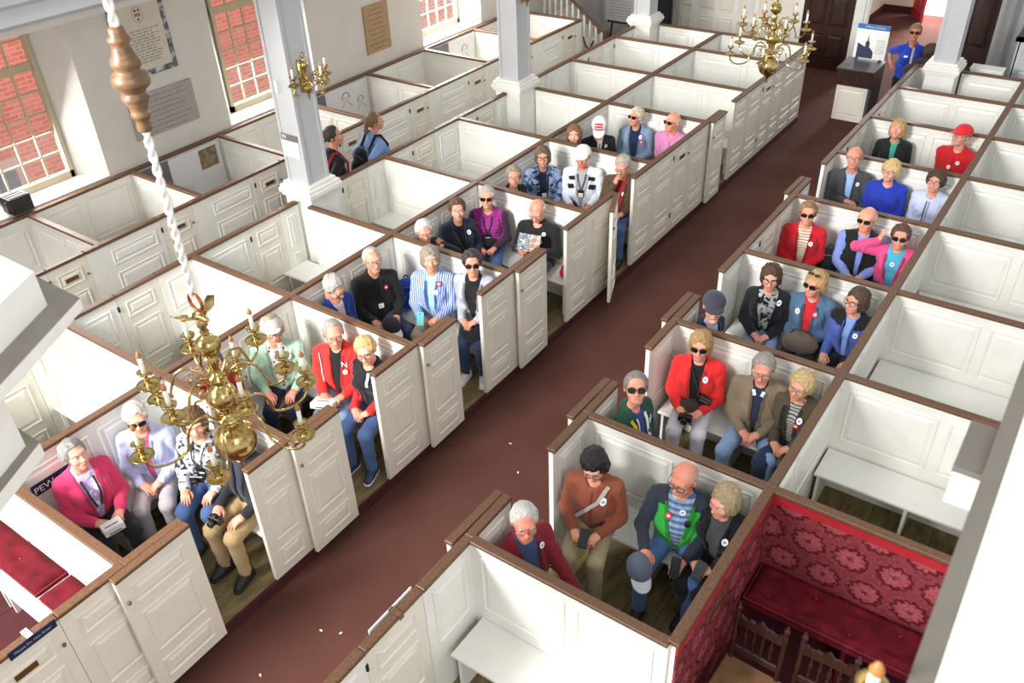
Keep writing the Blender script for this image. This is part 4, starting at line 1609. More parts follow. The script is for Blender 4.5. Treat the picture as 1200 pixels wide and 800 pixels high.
def hand_mesh(pose):
    """right hand: wrist at origin, fingers along -Y, palm down, thumb toward +X"""
    if pose not in HANDS:
        P, lo, h = make_grid((-0.07, -0.22, -0.10), (0.10, 0.05, 0.05), 0.0055)
        d = rc(P, (0.0, 0.03, 0), (0, -0.03, 0), 0.026, 0.028, 1.0, 1.0)
        d = smin(d, rc(P, (0.012, -0.03, 0), (0.012, -0.075, 0), 0.022, 0.02, 1.3, 1.0), 0.02)
        d = smin(d, rc(P, (-0.014, -0.03, 0), (-0.016, -0.07, 0), 0.02, 0.018, 1.2, 1.0), 0.02)
        curl = {'relax': 24, 'grip': 58, 'flat': 7}[pose]
        for k, (x, ln, y) in enumerate(((0.032, 0.076, -0.083), (0.0105, 0.085, -0.088), (-0.0115, 0.079, -0.085), (-0.032, 0.062, -0.076))):
            p = np.array((x, y, 0.002))
            a = R(curl * 0.5 + 3 * k)
            sp = x * 0.9
            for j, fr in enumerate((0.42, 0.32, 0.26)):
                q = p + ln * fr * np.array((sp, -math.cos(a), -math.sin(a)))
                d = smin(d, rc(P, p, q, 0.0094 - 0.0008 * j, 0.0088 - 0.0008 * j), 0.005)
                p = q
                a += R(curl * (1 if j == 0 else 0.8))
        t0, t1, t2, t3 = (0.022, -0.02, -0.004), (0.05, -0.05, -0.016), (0.058, -0.08, -0.022), (0.052, -0.105, -0.026)
        d = smin(d, rc(P, t0, t1, 0.017, 0.013), 0.012)
        d = smin(d, rc(P, t1, t2, 0.012, 0.0105), 0.006)
        d = smin(d, rc(P, t2, t3, 0.0105, 0.009), 0.006)
        HANDS[pose] = nets(d, lo, h)
    return HANDS[pose]


def shoe_meshes():
    P, lo, h = make_grid((-0.075, -0.22, -0.01), (0.075, 0.10, 0.16), 0.009)
    d = rc(P, (0, 0.04, 0.05), (0, -0.13, 0.035), 0.042, 0.038, 1.0, 1.0)
    d = smin(d, rc(P, (0, 0.02, 0.06), (0, 0.02, 0.12), 0.042, 0.045), 0.03)
    d = smin(d, rc(P, (0, -0.06, 0.05), (0, 0.0, 0.085), 0.035, 0.04), 0.04)
    d = smax(d, 0.022 - P[2] + 0 * P[0] + 0 * P[1], 0.006)
    up = nets(d, lo, h)
    P, lo, h = make_grid((-0.075, -0.22, -0.02), (0.075, 0.11, 0.05), 0.009)
    s = rc(P, (0, 0.045, 0.014), (0, -0.135, 0.014), 0.045, 0.042)
    s = smax(s, np.abs(P[2] - 0.015) - 0.014 + 0 * P[0] + 0 * P[1], 0.004)
    return up, nets(s, lo, h)


_SH = shoe_meshes()
SHOE_UP = mesh_from('shoe', _SH[0][0], _SH[0][1], [BLACK], None, True)
SHOE_SOLE = mesh_from('sole', _SH[1][0], _SH[1][1], [PAPER], None, True)

HAIRS = {}


def hair_mesh(style):
    if style in HAIRS:
        return HAIRS[style]
    P, lo, h = make_grid((-0.135, -0.135, -0.27), (0.135, 0.17, 0.17), 0.0068)
    X, Y, Z = P
    rnd = np.random.RandomState(len(style) * 7 + 3)

    taper = 0.25 + 0.75 * np.clip((Y + 0.085) / 0.08, 0, 1)
    lump = 0.0045 * np.sin(46 * X + 2.1) * np.sin(41 * Y + 1.3) * np.sin(37 * Z) + 0.003 * np.sin(80 * X + 30 * Z) * np.sin(70 * Y + 25 * Z + 1)

    def cran(t):
        return el(P, (0, 0.015, 0.03), (0.076, 0.096, 0.09)) - t * taper + lump * min(1.0, t / 0.018)

    def strands(amp, fz=30, fx=120):
        return 0.9 * amp * np.sin(fx * X + 3 * np.sin(fz * Z + 2)) * np.sin(fx * 0.8 * Y + 2 * np.sin(fz * Z))
    full = 0 * X + 0 * Y + 0 * Z

    def cut(d, y0, z0, k=0.015):
        return smax(d, -smax(Y - y0 + full, Z - z0 + full, 0.02), k)
    face = el(P, (0, -0.135, -0.022), (0.068, 0.094, 0.122)) + 0.006 * np.sin(70 * X + 40 * Z) * np.sin(55 * Z)
    if style == 'short':
        d = cran(0.012) + strands(0.002)
        d = cut(d, -0.050, 0.092)
        d = cut(d, -0.02, 0.018)
        d = smax(d, -(Z + 0.055) + full, 0.01)
    elif style == 'crop':
        d = cran(0.017) + strands(0.004)
        d = cut(d, -0.052, 0.082)
        d = cut(d, -0.025, 0.01)
        d = smax(d, -(Z + 0.06) + full, 0.01)
    elif style == 'recede':
        d = cran(0.010) + strands(0.002)
        d = cut(d, -0.03, 0.10)
        d = cut(d, -0.012, 0.03)
        d = smax(d, -(Z + 0.055) + full, 0.01)
    elif style == 'bald':
        d = cran(0.008) + strands(0.0015)
        d = smax(d, Z - 0.055 + full, 0.01)
        d = cut(d, -0.005, 0.3)
        d = smax(d, -(Z + 0.055) + full, 0.01)
    elif style == 'bob':
        d = smin(cran(0.02), el(P, (0, 0.025, -0.045), (0.098, 0.088, 0.075)), 0.03) + strands(0.004, 14)
        d = smax(d, -face, 0.012)
        d = cut(d, -0.03, -0.06)
        d = smax(d, -(Z + 0.105) + full, 0.02)
    elif style == 'curly':
        d = smin(cran(0.022), el(P, (0, 0.03, -0.02), (0.095, 0.085, 0.07)), 0.03)
        d = d + 0.006 * np.sin(95 * X + 1) * np.sin(90 * Y) * np.sin(88 * Z + 2) + strands(0.003)
        d = smax(d, -face, 0.012)
        d = smax(d, -(Z + 0.07) + full, 0.02)
    elif style == 'bangs':
        d = smin(cran(0.022), el(P, (0, 0.035, -0.06), (0.098, 0.085, 0.085)), 0.03) + strands(0.003, 10)
        f2 = el(P, (0, -0.135, -0.04), (0.064, 0.092, 0.108)) + 0.006 * np.sin(110 * X)
        d = smax(d, -f2, 0.012)
        d = cut(d, -0.02, -0.06)
        d = smax(d, -(Z + 0.13) + full, 0.02)
    elif style == 'long':
        d = smin(cran(0.02), rc(P, (0, 0.05, 0.0), (0, 0.075, -0.2), 0.085, 0.06, 1.1, 0.8), 0.03) + strands(0.003, 8)
        d = smax(d, -face, 0.012)
        d = cut(d, 0.0, -0.08)
    elif style == 'pony':
        d = cran(0.012) + strands(0.003)
        d = cut(d, -0.05, 0.06)
        d = cut(d, -0.02, 0.0)
        d = smax(d, -(Z + 0.05) + full, 0.01)
        d = smin(d, rc(P, (0, 0.11, 0.0), (0, 0.14, -0.09), 0.028, 0.03), 0.02)
        d = smin(d, rc(P, (0, 0.14, -0.09), (0, 0.125, -0.19), 0.03, 0.014), 0.01) + strands(0.003, 6)
    HAIRS[style] = mesh_from('hair', *nets(d, lo, h), [PAPER], None, True)
    return HAIRS[style]


HATS = {}


def hat_mesh(kind):
    if kind in HATS:
        return HATS[kind]
    P, lo, h = make_grid((-0.13, -0.26, -0.05), (0.13, 0.16, 0.18), 0.0068)
    X, Y, Z = P
    full = 0 * X + 0 * Y + 0 * Z
    out = []
    d = el(P, (0, 0.014, 0.044), (0.096, 0.118, 0.10 if kind == 'cap' else 0.09))
    d = smax(d, -(Z - 0.035 - 0.10 * np.minimum(Y, 0) * 0 + full), 0.006)
    d = smax(d, -el(P, (0, 0.012, 0.03), (0.088, 0.108, 0.085)), 0.004)
    V, Q = nets(d, lo, h)
    out.append(mesh_from('crown', V, Q, [PAPER], None, True))
    r = (0.078, 0.100, 0.03) if kind == 'cap' else (0.07, 0.078, 0.03)
    b = np.abs(Z - 0.056 + 1.6 * X * X * 2.2 - 0.22 * np.minimum(Y + 0.09, 0)) - 0.004 + full
    b = smax(b, el(P, (0, -0.085, 0.045), (r[0], r[1], 0.3)), 0.003)
    b = smax(b, (Y + 0.06) + full, 0.004)
    V, Q = nets(b, lo, h)
    out.append(mesh_from('brim', V, Q, [PAPER], None, True))
    HATS[kind] = out
    return out


def obj_mat(o, mats):
    for i, m in enumerate(mats):
        o.material_slots[i].link = 'OBJECT'
        o.material_slots[i].material = m


LEGS = {}
SEAT = 0.455


def leg_joints(pose):
    k, sp, ft = {'sit': (0.43, 0.11, -0.41), 'wide': (0.43, 0.19, -0.42), 'tuck': (0.43, 0.08, -0.30), 'cross': (0.43, 0.06, -0.45), 'stand': (0, 0.1, 0), 'perch': (0.27, 0.09, -0.22)}[pose]
    out = []
    for s in (-1, 1):
        if pose == 'stand':
            out.append(((s * 0.09, 0.0, 0.90), (s * 0.10, -0.01, 0.50), (s * 0.11, 0.02, 0.09)))
        elif pose == 'perch':
            out.append(((s * 0.085, -0.02, SEAT + 0.24), (s * sp, -k, 0.50), (s * (sp + 0.01), ft, 0.09)))
        else:
            lift = 0.06 if pose == 'cross' and s > 0 else 0
            out.append(((s * 0.085, -0.02, SEAT + 0.085), (s * (sp if pose != 'cross' else (0.11 if s < 0 else 0.0)), -k, 0.515 + lift), (s * sp * (1 if pose != 'cross' else 0.6), ft, 0.09)))
    return out


def legs_mesh(pose):
    if pose in LEGS:
        return LEGS[pose]
    J = leg_joints(pose)
    st = pose == 'stand'
    zc = 0.93 if st else SEAT + (0.25 if pose == 'perch' else 0.1)
    P, lo, h = make_grid((-0.34, -0.56, 0.03), (0.34, 0.22, zc + 0.16), 0.0135)
    d = rc(P, (-0.07, 0.0, zc), (0.07, 0.0, zc), 0.115, 0.115, 1.0, 1.05)
    for a, b, c in J:
        leg = smin(rc(P, a, b, 0.092, 0.068), rc(P, b, c, 0.066, 0.052), 0.03)
        d = smin(d, leg, 0.03)
    X, Y, Z = P
    d = d + 0.004 * np.sin(48 * Z + 9 * np.sin(14 * Y) + 5 * X) * np.sin(20 * X + 30 * Y)
    d = smax(d, 0.065 - Z + 0 * X + 0 * Y, 0.004)
    if not st:
        d = smax(d, (SEAT + 0.004 if pose != 'perch' else 0.3) - Z + np.minimum(0, (Y + 0.16) * 3) + 0 * X, 0.01)
    LEGS[pose] = mesh_from('trousers', *nets(d, lo, h), [PAPER], None, True)
    return LEGS[pose]


def ik(S, W, l1, l2, pole):
    S, W = np.array(S, float), np.array(W, float)
    v = W - S
    D = np.linalg.norm(v)
    D2 = min(D, (l1 + l2) * 0.985)
    v = v / D
    W = S + v * D2
    a = (l1 * l1 - l2 * l2 + D2 * D2) / (2 * D2)
    hgt = math.sqrt(max(0, l1 * l1 - a * a))
    p = np.array(pole, float)
    p = p - v * (p @ v)
    p /= np.linalg.norm(p)
    return S + v * a + p * hgt, W


def rot_to(fwd, up=(0, 0, 1)):
    """rotation whose -Y is fwd and whose Z is near up"""
    y = -np.array(fwd, float)
    y /= np.linalg.norm(y)
    z = np.array(up, float)
    z = z - y * (z @ y)
    z /= np.linalg.norm(z)
    x = np.cross(y, z)
    return np.stack([x, y, z], 1)


def rz(a):
    return np.array(Matrix.Rotation(a, 3, 'Z'))


def rx(a):
    return np.array(Matrix.Rotation(a, 3, 'X'))


def ryy(a):
    return np.array(Matrix.Rotation(a, 3, 'Y'))


POSES = {  # wrist targets (right = -x, left = +x), hand directions and hand shapes
    'clasp': (((-0.085, -0.27, 0.655), (0.075, -0.26, 0.645)), ((0.75, -0.6, -0.25), (-0.75, -0.6, -0.2)), 'relax'),
    'lap': (((-0.13, -0.28, 0.64), (0.13, -0.28, 0.64)), ((0.35, -0.9, -0.15), (-0.35, -0.9, -0.15)), 'relax'),
    'knees': (((-0.13, -0.36, 0.63), (0.13, -0.36, 0.63)), ((0.1, -1, -0.2), (-0.1, -1, -0.2)), 'flat'),
    'hold': (((-0.10, -0.30, 0.68), (0.10, -0.30, 0.68)), ((0.5, -0.8, 0.0), (-0.5, -0.8, 0.0)), 'grip'),
    'read': (((-0.13, -0.28, 0.82), (0.13, -0.28, 0.82)), ((0.4, -0.85, 0.2), (-0.4, -0.85, 0.2)), 'grip'),
    'cross': (((0.04, -0.24, 0.72), (-0.05, -0.20, 0.80)), ((0.9, -0.3, -0.1), (-0.9, -0.3, -0.1)), 'relax'),
    'chin': (((-0.05, -0.20, 1.00), (0.10, -0.28, 0.66)), ((0.25, 0.2, 0.9), (-0.6, -0.7, -0.2)), 'grip'),
    'ear': (((-0.20, -0.06, 1.10), (0.12, -0.30, 0.66)), ((0.2, 0.1, 0.95), (-0.5, -0.8, -0.2)), 'relax'),
    'shoulder': (((-0.14, -0.28, 0.66), (0.16, -0.14, 0.99)), ((0.4, -0.9, -0.1), (0.3, 0.85, 0.2)), 'relax'),
    'one': (((-0.02, -0.24, 0.76), (0.14, -0.30, 0.66)), ((0.9, -0.4, 0.0), (-0.3, -0.9, -0.2)), 'relax'),
    'side': (((-0.27, 0.02, 0.72), (0.27, 0.02, 0.72)), ((0, -0.3, -1), (0, -0.3, -1)), 'relax'),
    'knee_l': (((-0.10, -0.27, 0.66), (0.20, -0.42, 0.62)), ((0.6, -0.7, -0.2), (0.25, -1, -0.25)), 'flat'),
    'hip': (((-0.28, -0.02, 0.78), (0.24, -0.12, 0.70)), ((0.5, -0.6, -0.5), (0, -0.8, -0.6)), 'relax'),
}
PEOPLE = {}
STICKER = plain('white_sticker', 'f0f0f0', 0.6, var=0.01)
STICKR = plain('red_sticker', 'd23a3a', 0.6, var=0.02)
STICKB = plain('pale_blue_print', '7f95c8', 0.6)
LENSD, LENSC = tinted('1a1614', 0.92), tinted('9aa0a4', 0.07)
FRAMED = plain('dark_spectacle_frame', '221c1a', 0.35)
FRAMEG = plain('slim_spectacle_frame', '5a504a', 0.35, 0.3)
EYEW = plain('eye_white', 'e6e0d8', 0.25, var=0.02)
EYED = plain('eye_iris', '2c211c', 0.2, var=0.02)


class Person:
    pass


def person(key, label, head, face, group, skin='d8a38a', fem=False, top='303030', top2=None, tpat=None, shirt=None, spat=None, shirt2=None, openw=0.0, sleeve=None, yoke=None,
           trou='2c3650', shoe='222222', pose='clasp', legs='sit', hy=None, hp=0, hr=0, hair='short', hairc='9a948c', hat=None, hatc='303030', hatc2=None, glasses=None, girth=1.0,
           lean=4, stick=(), collar=None, beard=None, hands=None, lanyard=None, wrists=None, seat=SEAT, tall=None, scale=1.0, noface=False, tpm=None, base=0.0, tight=False, short=False):
    """head = world position of the head's centre, face = body heading in degrees (0 looks along -Y, 90 along +X), hy = heading of the face"""
    H = np.array(head, float)
    st = legs == 'stand'
    lift = (0.445 if st else (seat - SEAT))
    hz = H[2] - base
    T = (hz - seat) / 0.75 if not st else (hz - 0.9) / 0.75   # torso stretch
    hipz = seat + 0.09 if not st else 0.93

    def tz(z):   # seated reference height -> this person's height
        return hipz + (z - 0.545) * (hz - hipz) / (1.2 - 0.545)
    lr = R(lean)
    Lm = rx(lr)      # forward lean tips the torso toward -Y

    def tp(x, y, z):
        p = np.array((x, y, tz(z) - hipz))
        q = Lm @ p
        return np.array((q[0], q[1], q[2] + hipz))
    sw = 0.175 * (0.94 if fem else 1.03) * (0.6 + 0.4 * girth)
    hc = tp(0, -0.015, 1.2)
    zfix = hz - hc[2]
    hc[2] += zfix
    # root location so that the head lands on its place
    a = R(face)
    off = rz(a) @ np.array((hc[0], hc[1], 0))
    root = thing('person', label, 'person', (H[0] - off[0], H[1] - off[1], base), a, group)
    p = Person()
    p.root, p.key = root, key
    sh = [tp(s * sw, 0.01, 0.958) for s in (-1, 1)]
    wr, hd, hpose = POSES[pose]
    if wrists:
        wr = wrists
    if hands:
        hd = hands
    els, wrs = [], []
    for i, s in enumerate((-1, 1)):
        w = np.array(wr[i], float)
        w[2] = tz(w[2]) if pose in ('chin', 'ear', 'shoulder', 'cross', 'one') or st else w[2] + (seat - SEAT)
        pole = (s * (0.12 if tight else 0.6), 0.6, -0.75) if pose not in ('ear',) or i == 1 else (s * 1.0, -0.1, -0.9)
        if pose == 'chin' and i == 0:
            pole = (-0.5, -0.5, -1)
        if pose == 'shoulder' and i == 1:
            pole = (0.6, -0.9, -0.5)
        e, w2 = ik(sh[i], w, 0.275 * scale * min(1.08, max(0.95, T)), 0.245 * scale, pole)
        els.append(e)
        wrs.append(w2)
    p.wr, p.hd = wrs, hd
    g = girth
    pel, bel, che = np.array((0, 0.0, hipz + 0.01)), tp(0, -0.012 * g, 0.74), tp(0, 0.012, 0.90)
    nb = tp(0, 0.02, 1.02)

    def torso(P, t):
        d = rc(P, pel, bel, 0.118 * g + t, 0.118 * g + t, 1.28, 0.98)
        d = smin(d, rc(P, bel, che, 0.118 * g + t, 0.112 * (0.5 + 0.5 * g) + t, 1.30, 0.92), 0.05)
        for i in range(2):
            d = smin(d, rc(P, sh[i] * np.array((0.86, 1, 1)) + np.array((0, 0.008, 0.004)), nb + np.array((0, 0, -0.03)), 0.056 + t, 0.066 + t * 0.6), 0.05)
        d = smin(d, rc(P, nb + np.array((0, 0, -0.03)), nb + np.array((0, -0.002, 0.02)), 0.075 + t * 0.5, 0.055 + t * 0.5), 0.05)
        if fem:
            for s in (-1, 1):
                d = smin(d, el(P, tp(s * 0.075, -0.095, 0.86), (0.07 + t, 0.06 + t, 0.07 + t)), 0.05)
        return d

    def arms(P, t):
        d = None
        for i in range(2):
            f = wrs[i] + (els[i] - wrs[i]) * (0.06 if not short else 0.97)
            if short:
                ee = els[i] + (sh[i] - els[i]) * 0.12
                q = rc(P, sh[i], ee, 0.058 * (0.7 + 0.3 * g) + t, 0.052 + t)
                d = q if d is None else np.minimum(d, q)
                continue
            q = smin(rc(P, sh[i], els[i], 0.058 * (0.7 + 0.3 * g) + t, 0.047 + t), rc(P, els[i], f, 0.047 + t, 0.036 + t), 0.02)
            d = q if d is None else np.minimum(d, q)
        return d
    pts = np.array(sh + els + wrs + [pel, che, nb])
    lo, hi = pts.min(0) - 0.19, pts.max(0) + 0.12
    lo[2] = hipz - (0.10 if not st else 0.13)
    lo[0], hi[0] = min(lo[0], -0.24 * g - 0.02), max(hi[0], 0.24 * g + 0.02)
    lo[1], hi[1] = min(lo[1], -0.2 * g - 0.03), max(hi[1], 0.19 * g)
    P, lo, h = make_grid(lo, hi, 0.0132)
    X, Y, Z = P
    dt, da = torso(P, 0.016), arms(P, 0.010)
    d = smin(dt, da, 0.014)
    sd = sum(map(ord, key)) % 17
    fold = np.sin(42 * Z + 14 * np.sin(7 * X + 5 * Y + sd) + 10 * Y)
    d = d + 0.006 * np.maximum(fold, -0.2) * (0.4 + 0.6 * np.sin(15 * X + 11 * Z + sd) ** 2) + 0.003 * np.sin(34 * Z + 12 * np.sin(9 * X + sd) + 8 * Y) * np.sin(26 * X + 17 * Y + sd) 
    # neckline
    hole = rc(P, nb + np.array((0, -0.028, -0.035)), nb + np.array((0, -0.07, 0.12)), 0.052, 0.085)
    d = smax(d, -hole, 0.01)
    if collar:
        ring = np.abs(rc(P, nb + np.array((0, 0.012, -0.02)), nb + np.array((0, 0.02, 0.055)), 0.066, 0.066)) - 0.009
        ring = smax(ring, Z - (nb[2] + 0.045) + 0 * X + 0 * Y, 0.006)
        ring = smax(ring, -(Y - nb[1] + 0.062) - 0.0 + 0 * X + 0 * Z, 0.006)
        d = smin(d, ring, 0.012)
    # cut the hem level
    d = smax(d, hipz - (0.065 if not st else 0.11) - Z + 0 * X + 0 * Y, 0.008)
    if openw:
        zc = hipz + 0.02
        w = openw * np.clip((Z - zc) / (nb[2] - zc), 0, 1) ** 0.8 + 0.012
        wedge = np.abs(X) - w
        wedge = smax(wedge + 0 * Y, Y + 0.02 + 0 * X + 0 * Z, 0.01)
        wedge = smax(wedge, -(da - 0.03), 0.01)
        d = smax(d, -wedge, 0.012)
    V, Q = nets(d, lo, h)
    mats = [tpm or cloth('garment', top, top2, tpat)]
    mi = None
    # which faces belong to the sleeves / yoke
    fc = V[Q].mean(1)
    Pf = (fc[:, 0].astype(F32), fc[:, 1].astype(F32), fc[:, 2].astype(F32))
    da_, dt_ = arms(Pf, 0.010), torso(Pf, 0.016)
    p.front = V[(torso(tuple(V[:, i].astype(F32) for i in range(3)), 0.016) < arms(tuple(V[:, i].astype(F32) for i in range(3)), 0.010) + 0.02)]
    mi = np.zeros(len(Q), np.int32)
    if sleeve:
        mats.append(cloth('sleeve_fabric', sleeve))
        mi[da_ < dt_ - 0.004] = len(mats) - 1
    if yoke:
        mats.append(cloth('yoke_fabric', yoke))
        mi[(fc[:, 2] > tz(0.93)) & (dt_ <= da_ + 0.02)] = len(mats) - 1
    me = mesh_from('upper_garment', V, Q, mats, mi, True)
    p.top = link('upper_garment', me, root)
    if shirt:
        P2, lo2, h2 = make_grid((-0.17 * g - 0.03, -0.22 * g - 0.02, hipz - 0.05), (0.17 * g + 0.03, 0.10, nb[2] + 0.07), 0.0142)
        d2 = smax(torso(P2, 0.003), -rc(P2, nb + np.array((0, -0.03, -0.02)), nb + np.array((0, -0.07, 0.12)), 0.042, 0.07), 0.01)
        V2, Q2 = nets(d2, lo2, h2)
        link('shirt', mesh_from('shirt', V2, Q2, [cloth('shirt_fabric', shirt, shirt2, spat)], None, True), root)
        p.front = np.concatenate([p.front, V2])
    # legs and shoes
    o = link('trousers', legs_mesh(legs), root)
    obj_mat(o, [cloth('trouser_fabric', trou, None, 'denim' if trou in ('46608e', '8aa4cc', '2b3d5c', '5878b0') else None)])
    if not st:
        o.location.z = 0
    SH = plain('shoe_leather', shoe, 0.6)
    for i, (ja, jb, jc) in enumerate(leg_joints(legs)):
        so = link('shoe', SHOE_UP, root)
        obj_mat(so, [SH])
        so.location = (jc[0], jc[1] - 0.0, 0.0)
        so.rotation_euler = (0, 0, (0.14 if i else -0.14))
        s2 = link('sole', SHOE_SOLE, so)
        obj_mat(s2, [plain('shoe_sole', 'd8d6d0' if shoe in ('e6e6e4', '27365a') else '1c1a18', 0.7)])
    # ---- body skin: limbs under the clothes, head, hands in one mesh
    hyaw = R((hy if hy is not None else face) - face)
    hp = hp - 9 if hp < 20 else hp
    HR = rz(hyaw) @ rx(R(hp)) @ ryy(R(hr))
    hv, hq = head_mesh(fem)
    hs = 1.07 if not fem else 1.03
    Vb, Qb, Mb = [], [], []
    hsv = np.array((hs * 1.07, hs, hs))
    hvw = (hv * hsv) @ HR.T
    wgt = np.clip((hv[:, 2] + 0.20) / 0.12, 0, 1)[:, None]     # neck stays under the head, blends to the torso
    hvw = hvw * wgt + (hv * hsv) * (1 - wgt) + hc
    Vb.append(hvw); Qb.append(hq)
    fcz = hv[hq].mean(1)
    lip = (np.abs(fcz[:, 0]) < 0.024) & (fcz[:, 1] < -0.088) & (np.abs(fcz[:, 2] + 0.062) < 0.009)
    Mb.append(np.where(lip, 1, 0))
    n = len(hvw)
    hposes = hpose if isinstance(hpose, (tuple, list)) else (hpose, hpose)
    for i, s in enumerate((-1, 1)):
        vv, qq = hand_mesh(hposes[i])
        vv = vv * np.array((-s if s < 0 else -1.0, 1, 1)) * (0.95 if fem else 1.02)
        if s < 0:
            vv = vv * np.array((1, 1, 1))
        flip = (-s if s < 0 else -1.0) < 0
        Rm_ = rot_to(hd[i])
        Vb.append(vv @ Rm_.T + wrs[i])
        Qb.append((qq[:, ::-1] if flip else qq) + n)
        Mb.append(np.zeros(len(qq), int))
        n += len(vv)
    if short:
        for i in range(2):
            lo3 = np.minimum(np.minimum(els[i], wrs[i]), sh[i]) - 0.07
            hi3 = np.maximum(np.maximum(els[i], wrs[i]), sh[i]) + 0.07
            P4, l4, h4 = make_grid(lo3, hi3, 0.011)
            v4, q4 = nets(smin(rc(P4, sh[i], els[i], 0.044, 0.042), rc(P4, els[i], wrs[i], 0.041, 0.028), 0.02), l4, h4)
            Vb.append(v4); Qb.append(q4 + n); Mb.append(np.zeros(len(q4), int))
            n += len(v4)
    J = leg_joints(legs)
    zlo = 0.08
    Pb, lb_, hb_ = make_grid((min(-0.32, lo[0]), -0.5 if not st else -0.25, zlo), (max(0.32, P[0].max()), 0.17, nb[2] + 0.04), 0.03)
    if abs(lo[1]) > 0.5:
        pass
    db = torso(Pb, -0.018)
    for a_, b_, c_ in J:
        db = smin(db, smin(rc(Pb, a_, b_, 0.07, 0.05), rc(Pb, b_, c_, 0.048, 0.036), 0.03), 0.03)
    for i in range(2):
        db = smin(db, smin(rc(Pb, sh[i], els[i], 0.042, 0.036), rc(Pb, els[i], wrs[i], 0.034, 0.026), 0.02), 0.02)
    Vc, Qc = nets(db, lb_, hb_)
    Vb.append(Vc); Qb.append(Qc + n); Mb.append(np.zeros(len(Qc), int))
    SK = skinmat(skin)
    LIP = plain('lips', tuple(x * y_ for x, y_ in zip(hexc(skin), (0.85, 0.55, 0.55))), 0.5)
    link('body', mesh_from('body', np.concatenate(Vb), np.concatenate(Qb), [SK, LIP], np.concatenate(Mb), True), root)
    hm = Matrix.Translation(Vector(hc)) @ Matrix(HR.tolist()).to_4x4() @ Matrix.Diagonal((hs * 1.07, hs, hs, 1))

    def onhead(name, me, mats, parent=root):
        q = link(name, me, parent)
        obj_mat(q, mats)
        if parent is root:
            q.matrix_local = hm
        return q
    if hair:
        onhead('hair', hair_mesh(hair), [hairmat(hairc)])
    if hat:
        cr, br = hat_mesh('cap' if hat == 'cap' else 'flat')
        ho = onhead('hat', cr, [cloth('hat_fabric', hatc)])
        onhead('brim', br, [cloth('hat_fabric', hatc2 or hatc)], ho)
        p.hat = ho
    if not noface:
        if glasses != 'sun':
            for s in (-1, 1):
                m = MB()
                m.lathe([(0.0118 * math.sin(q), -0.0118 * math.cos(q)) for q in np.linspace(0.35, math.pi, 8)], EYEW, 10)
                m.lathe([(0.0, -0.0122), (0.0052, -0.0112), (0.0055, -0.0105)], EYED, 10)
                m.v = [(s * 0.032 + q[0], -0.0805 + q[2], 0.007 + q[1]) for q in m.v]
                e = m.build('eye', root, True)
                e.matrix_local = hm
        m = MB()
        for s in (-1, 1):
            m.tube([(s * 0.016, -0.0975, 0.026), (s * 0.033, -0.0965, 0.031), (s * 0.05, -0.083, 0.027)], [0.003, 0.0038, 0.002], hairmat(hairc), 6)
        e = m.build('eyebrows', root, True)
        e.matrix_local = hm
    if glasses:
        fr = FRAMEG if glasses == 'thin' else FRAMED
        m = MB()
        ln = MB()
        for s in (-1, 1):
            ring = []
            for q in np.linspace(0, 2 * math.pi, 20, endpoint=False):
                cx_, sz_ = math.cos(q), math.sin(q)
                k = (abs(cx_) ** 3 + abs(sz_) ** 3) ** (-1 / 3)
                ring.append((s * 0.035 + 0.0265 * cx_ * k, -0.108 + 0.004 * (s * 0.035 + 0.0265 * cx_ * k) ** 2 / 0.0016 * 1.6, 0.004 + 0.0205 * sz_ * k))
            m.tube(ring, 0.0016 if glasses == 'thin' else 0.0027, fr, 5, True)
            ln.add(ring + [(x_, y_ + 0.0012, z_) for x_, y_, z_ in ring], [tuple(range(20)), tuple(range(39, 19, -1))], LENSD if glasses == 'sun' else LENSC)
            m.tube([(s * 0.062, -0.092, 0.012), (s * 0.078, -0.05, 0.013), (s * 0.082, 0.015, 0.012)], 0.002, fr, 5)
        m.tube([(-0.009, -0.109, 0.006), (0, -0.112, 0.010), (0.009, -0.109, 0.006)], 0.0018, fr, 5)
        go = m.build('glasses', root, True)
        go.matrix_local = hm
        ln.build('lens', go)
    if beard:
        P3, l3, h3 = make_grid((-0.07, -0.13, -0.14), (0.07, 0.0, -0.02), 0.006)
        b3 = smin(rc(P3, (-0.024, -0.097, -0.05), (0, -0.108, -0.046), 0.006, 0.008), rc(P3, (0.024, -0.097, -0.05), (0, -0.108, -0.046), 0.006, 0.008), 0.005)
        if beard[0] != 'mustache':
            b3 = smin(b3, el(P3, (0, -0.083, -0.098), (0.034, 0.026, 0.024)), 0.012)
        onhead('beard', mesh_from('beard', *nets(b3, l3, h3), [PAPER], None, True), [hairmat(beard[1])])
    p.hm, p.hc, p.tz, p.hipz, p.nb = hm, hc, tz, hipz, nb
    dk = ''.join('%02x' % int(int(top[i:i + 2], 16) * 0.72) for i in (0, 2, 4))
    if openw >= 0.03 and not st:
        for s in (-1, 1):
            pts_ = []
            for zr in (0.985, 0.90, 0.80, 0.70):
                u_ = min(1, max(0, (tz(zr) - hipz - 0.02) / (nb[2] - hipz - 0.02)))
                pts_.append((s * (openw * u_ ** 0.8 + 0.026), zr))
            ribbon(p, pts_, 0.02, dk, 'lapel', 0.004, 4)
    elif collar and tpat is None:
        ribbon(p, [(0.0, 0.965), (0.0, 0.8), (0.0, 0.66)], 0.009, dk, 'zip', 0.003, 5)
    for sx_, sz_, kind in stick:
        sticker(p, sx_, sz_, kind)
    if lanyard:
        zl = 0.80
        for s in (-1, 1):
            ribbon(p, [(s * 0.055, 0.985), (s * 0.04, 0.90), (s * 0.006, zl)], 0.013, lanyard, 'lanyard')
        badge(p, 0.0, zl - 0.055)
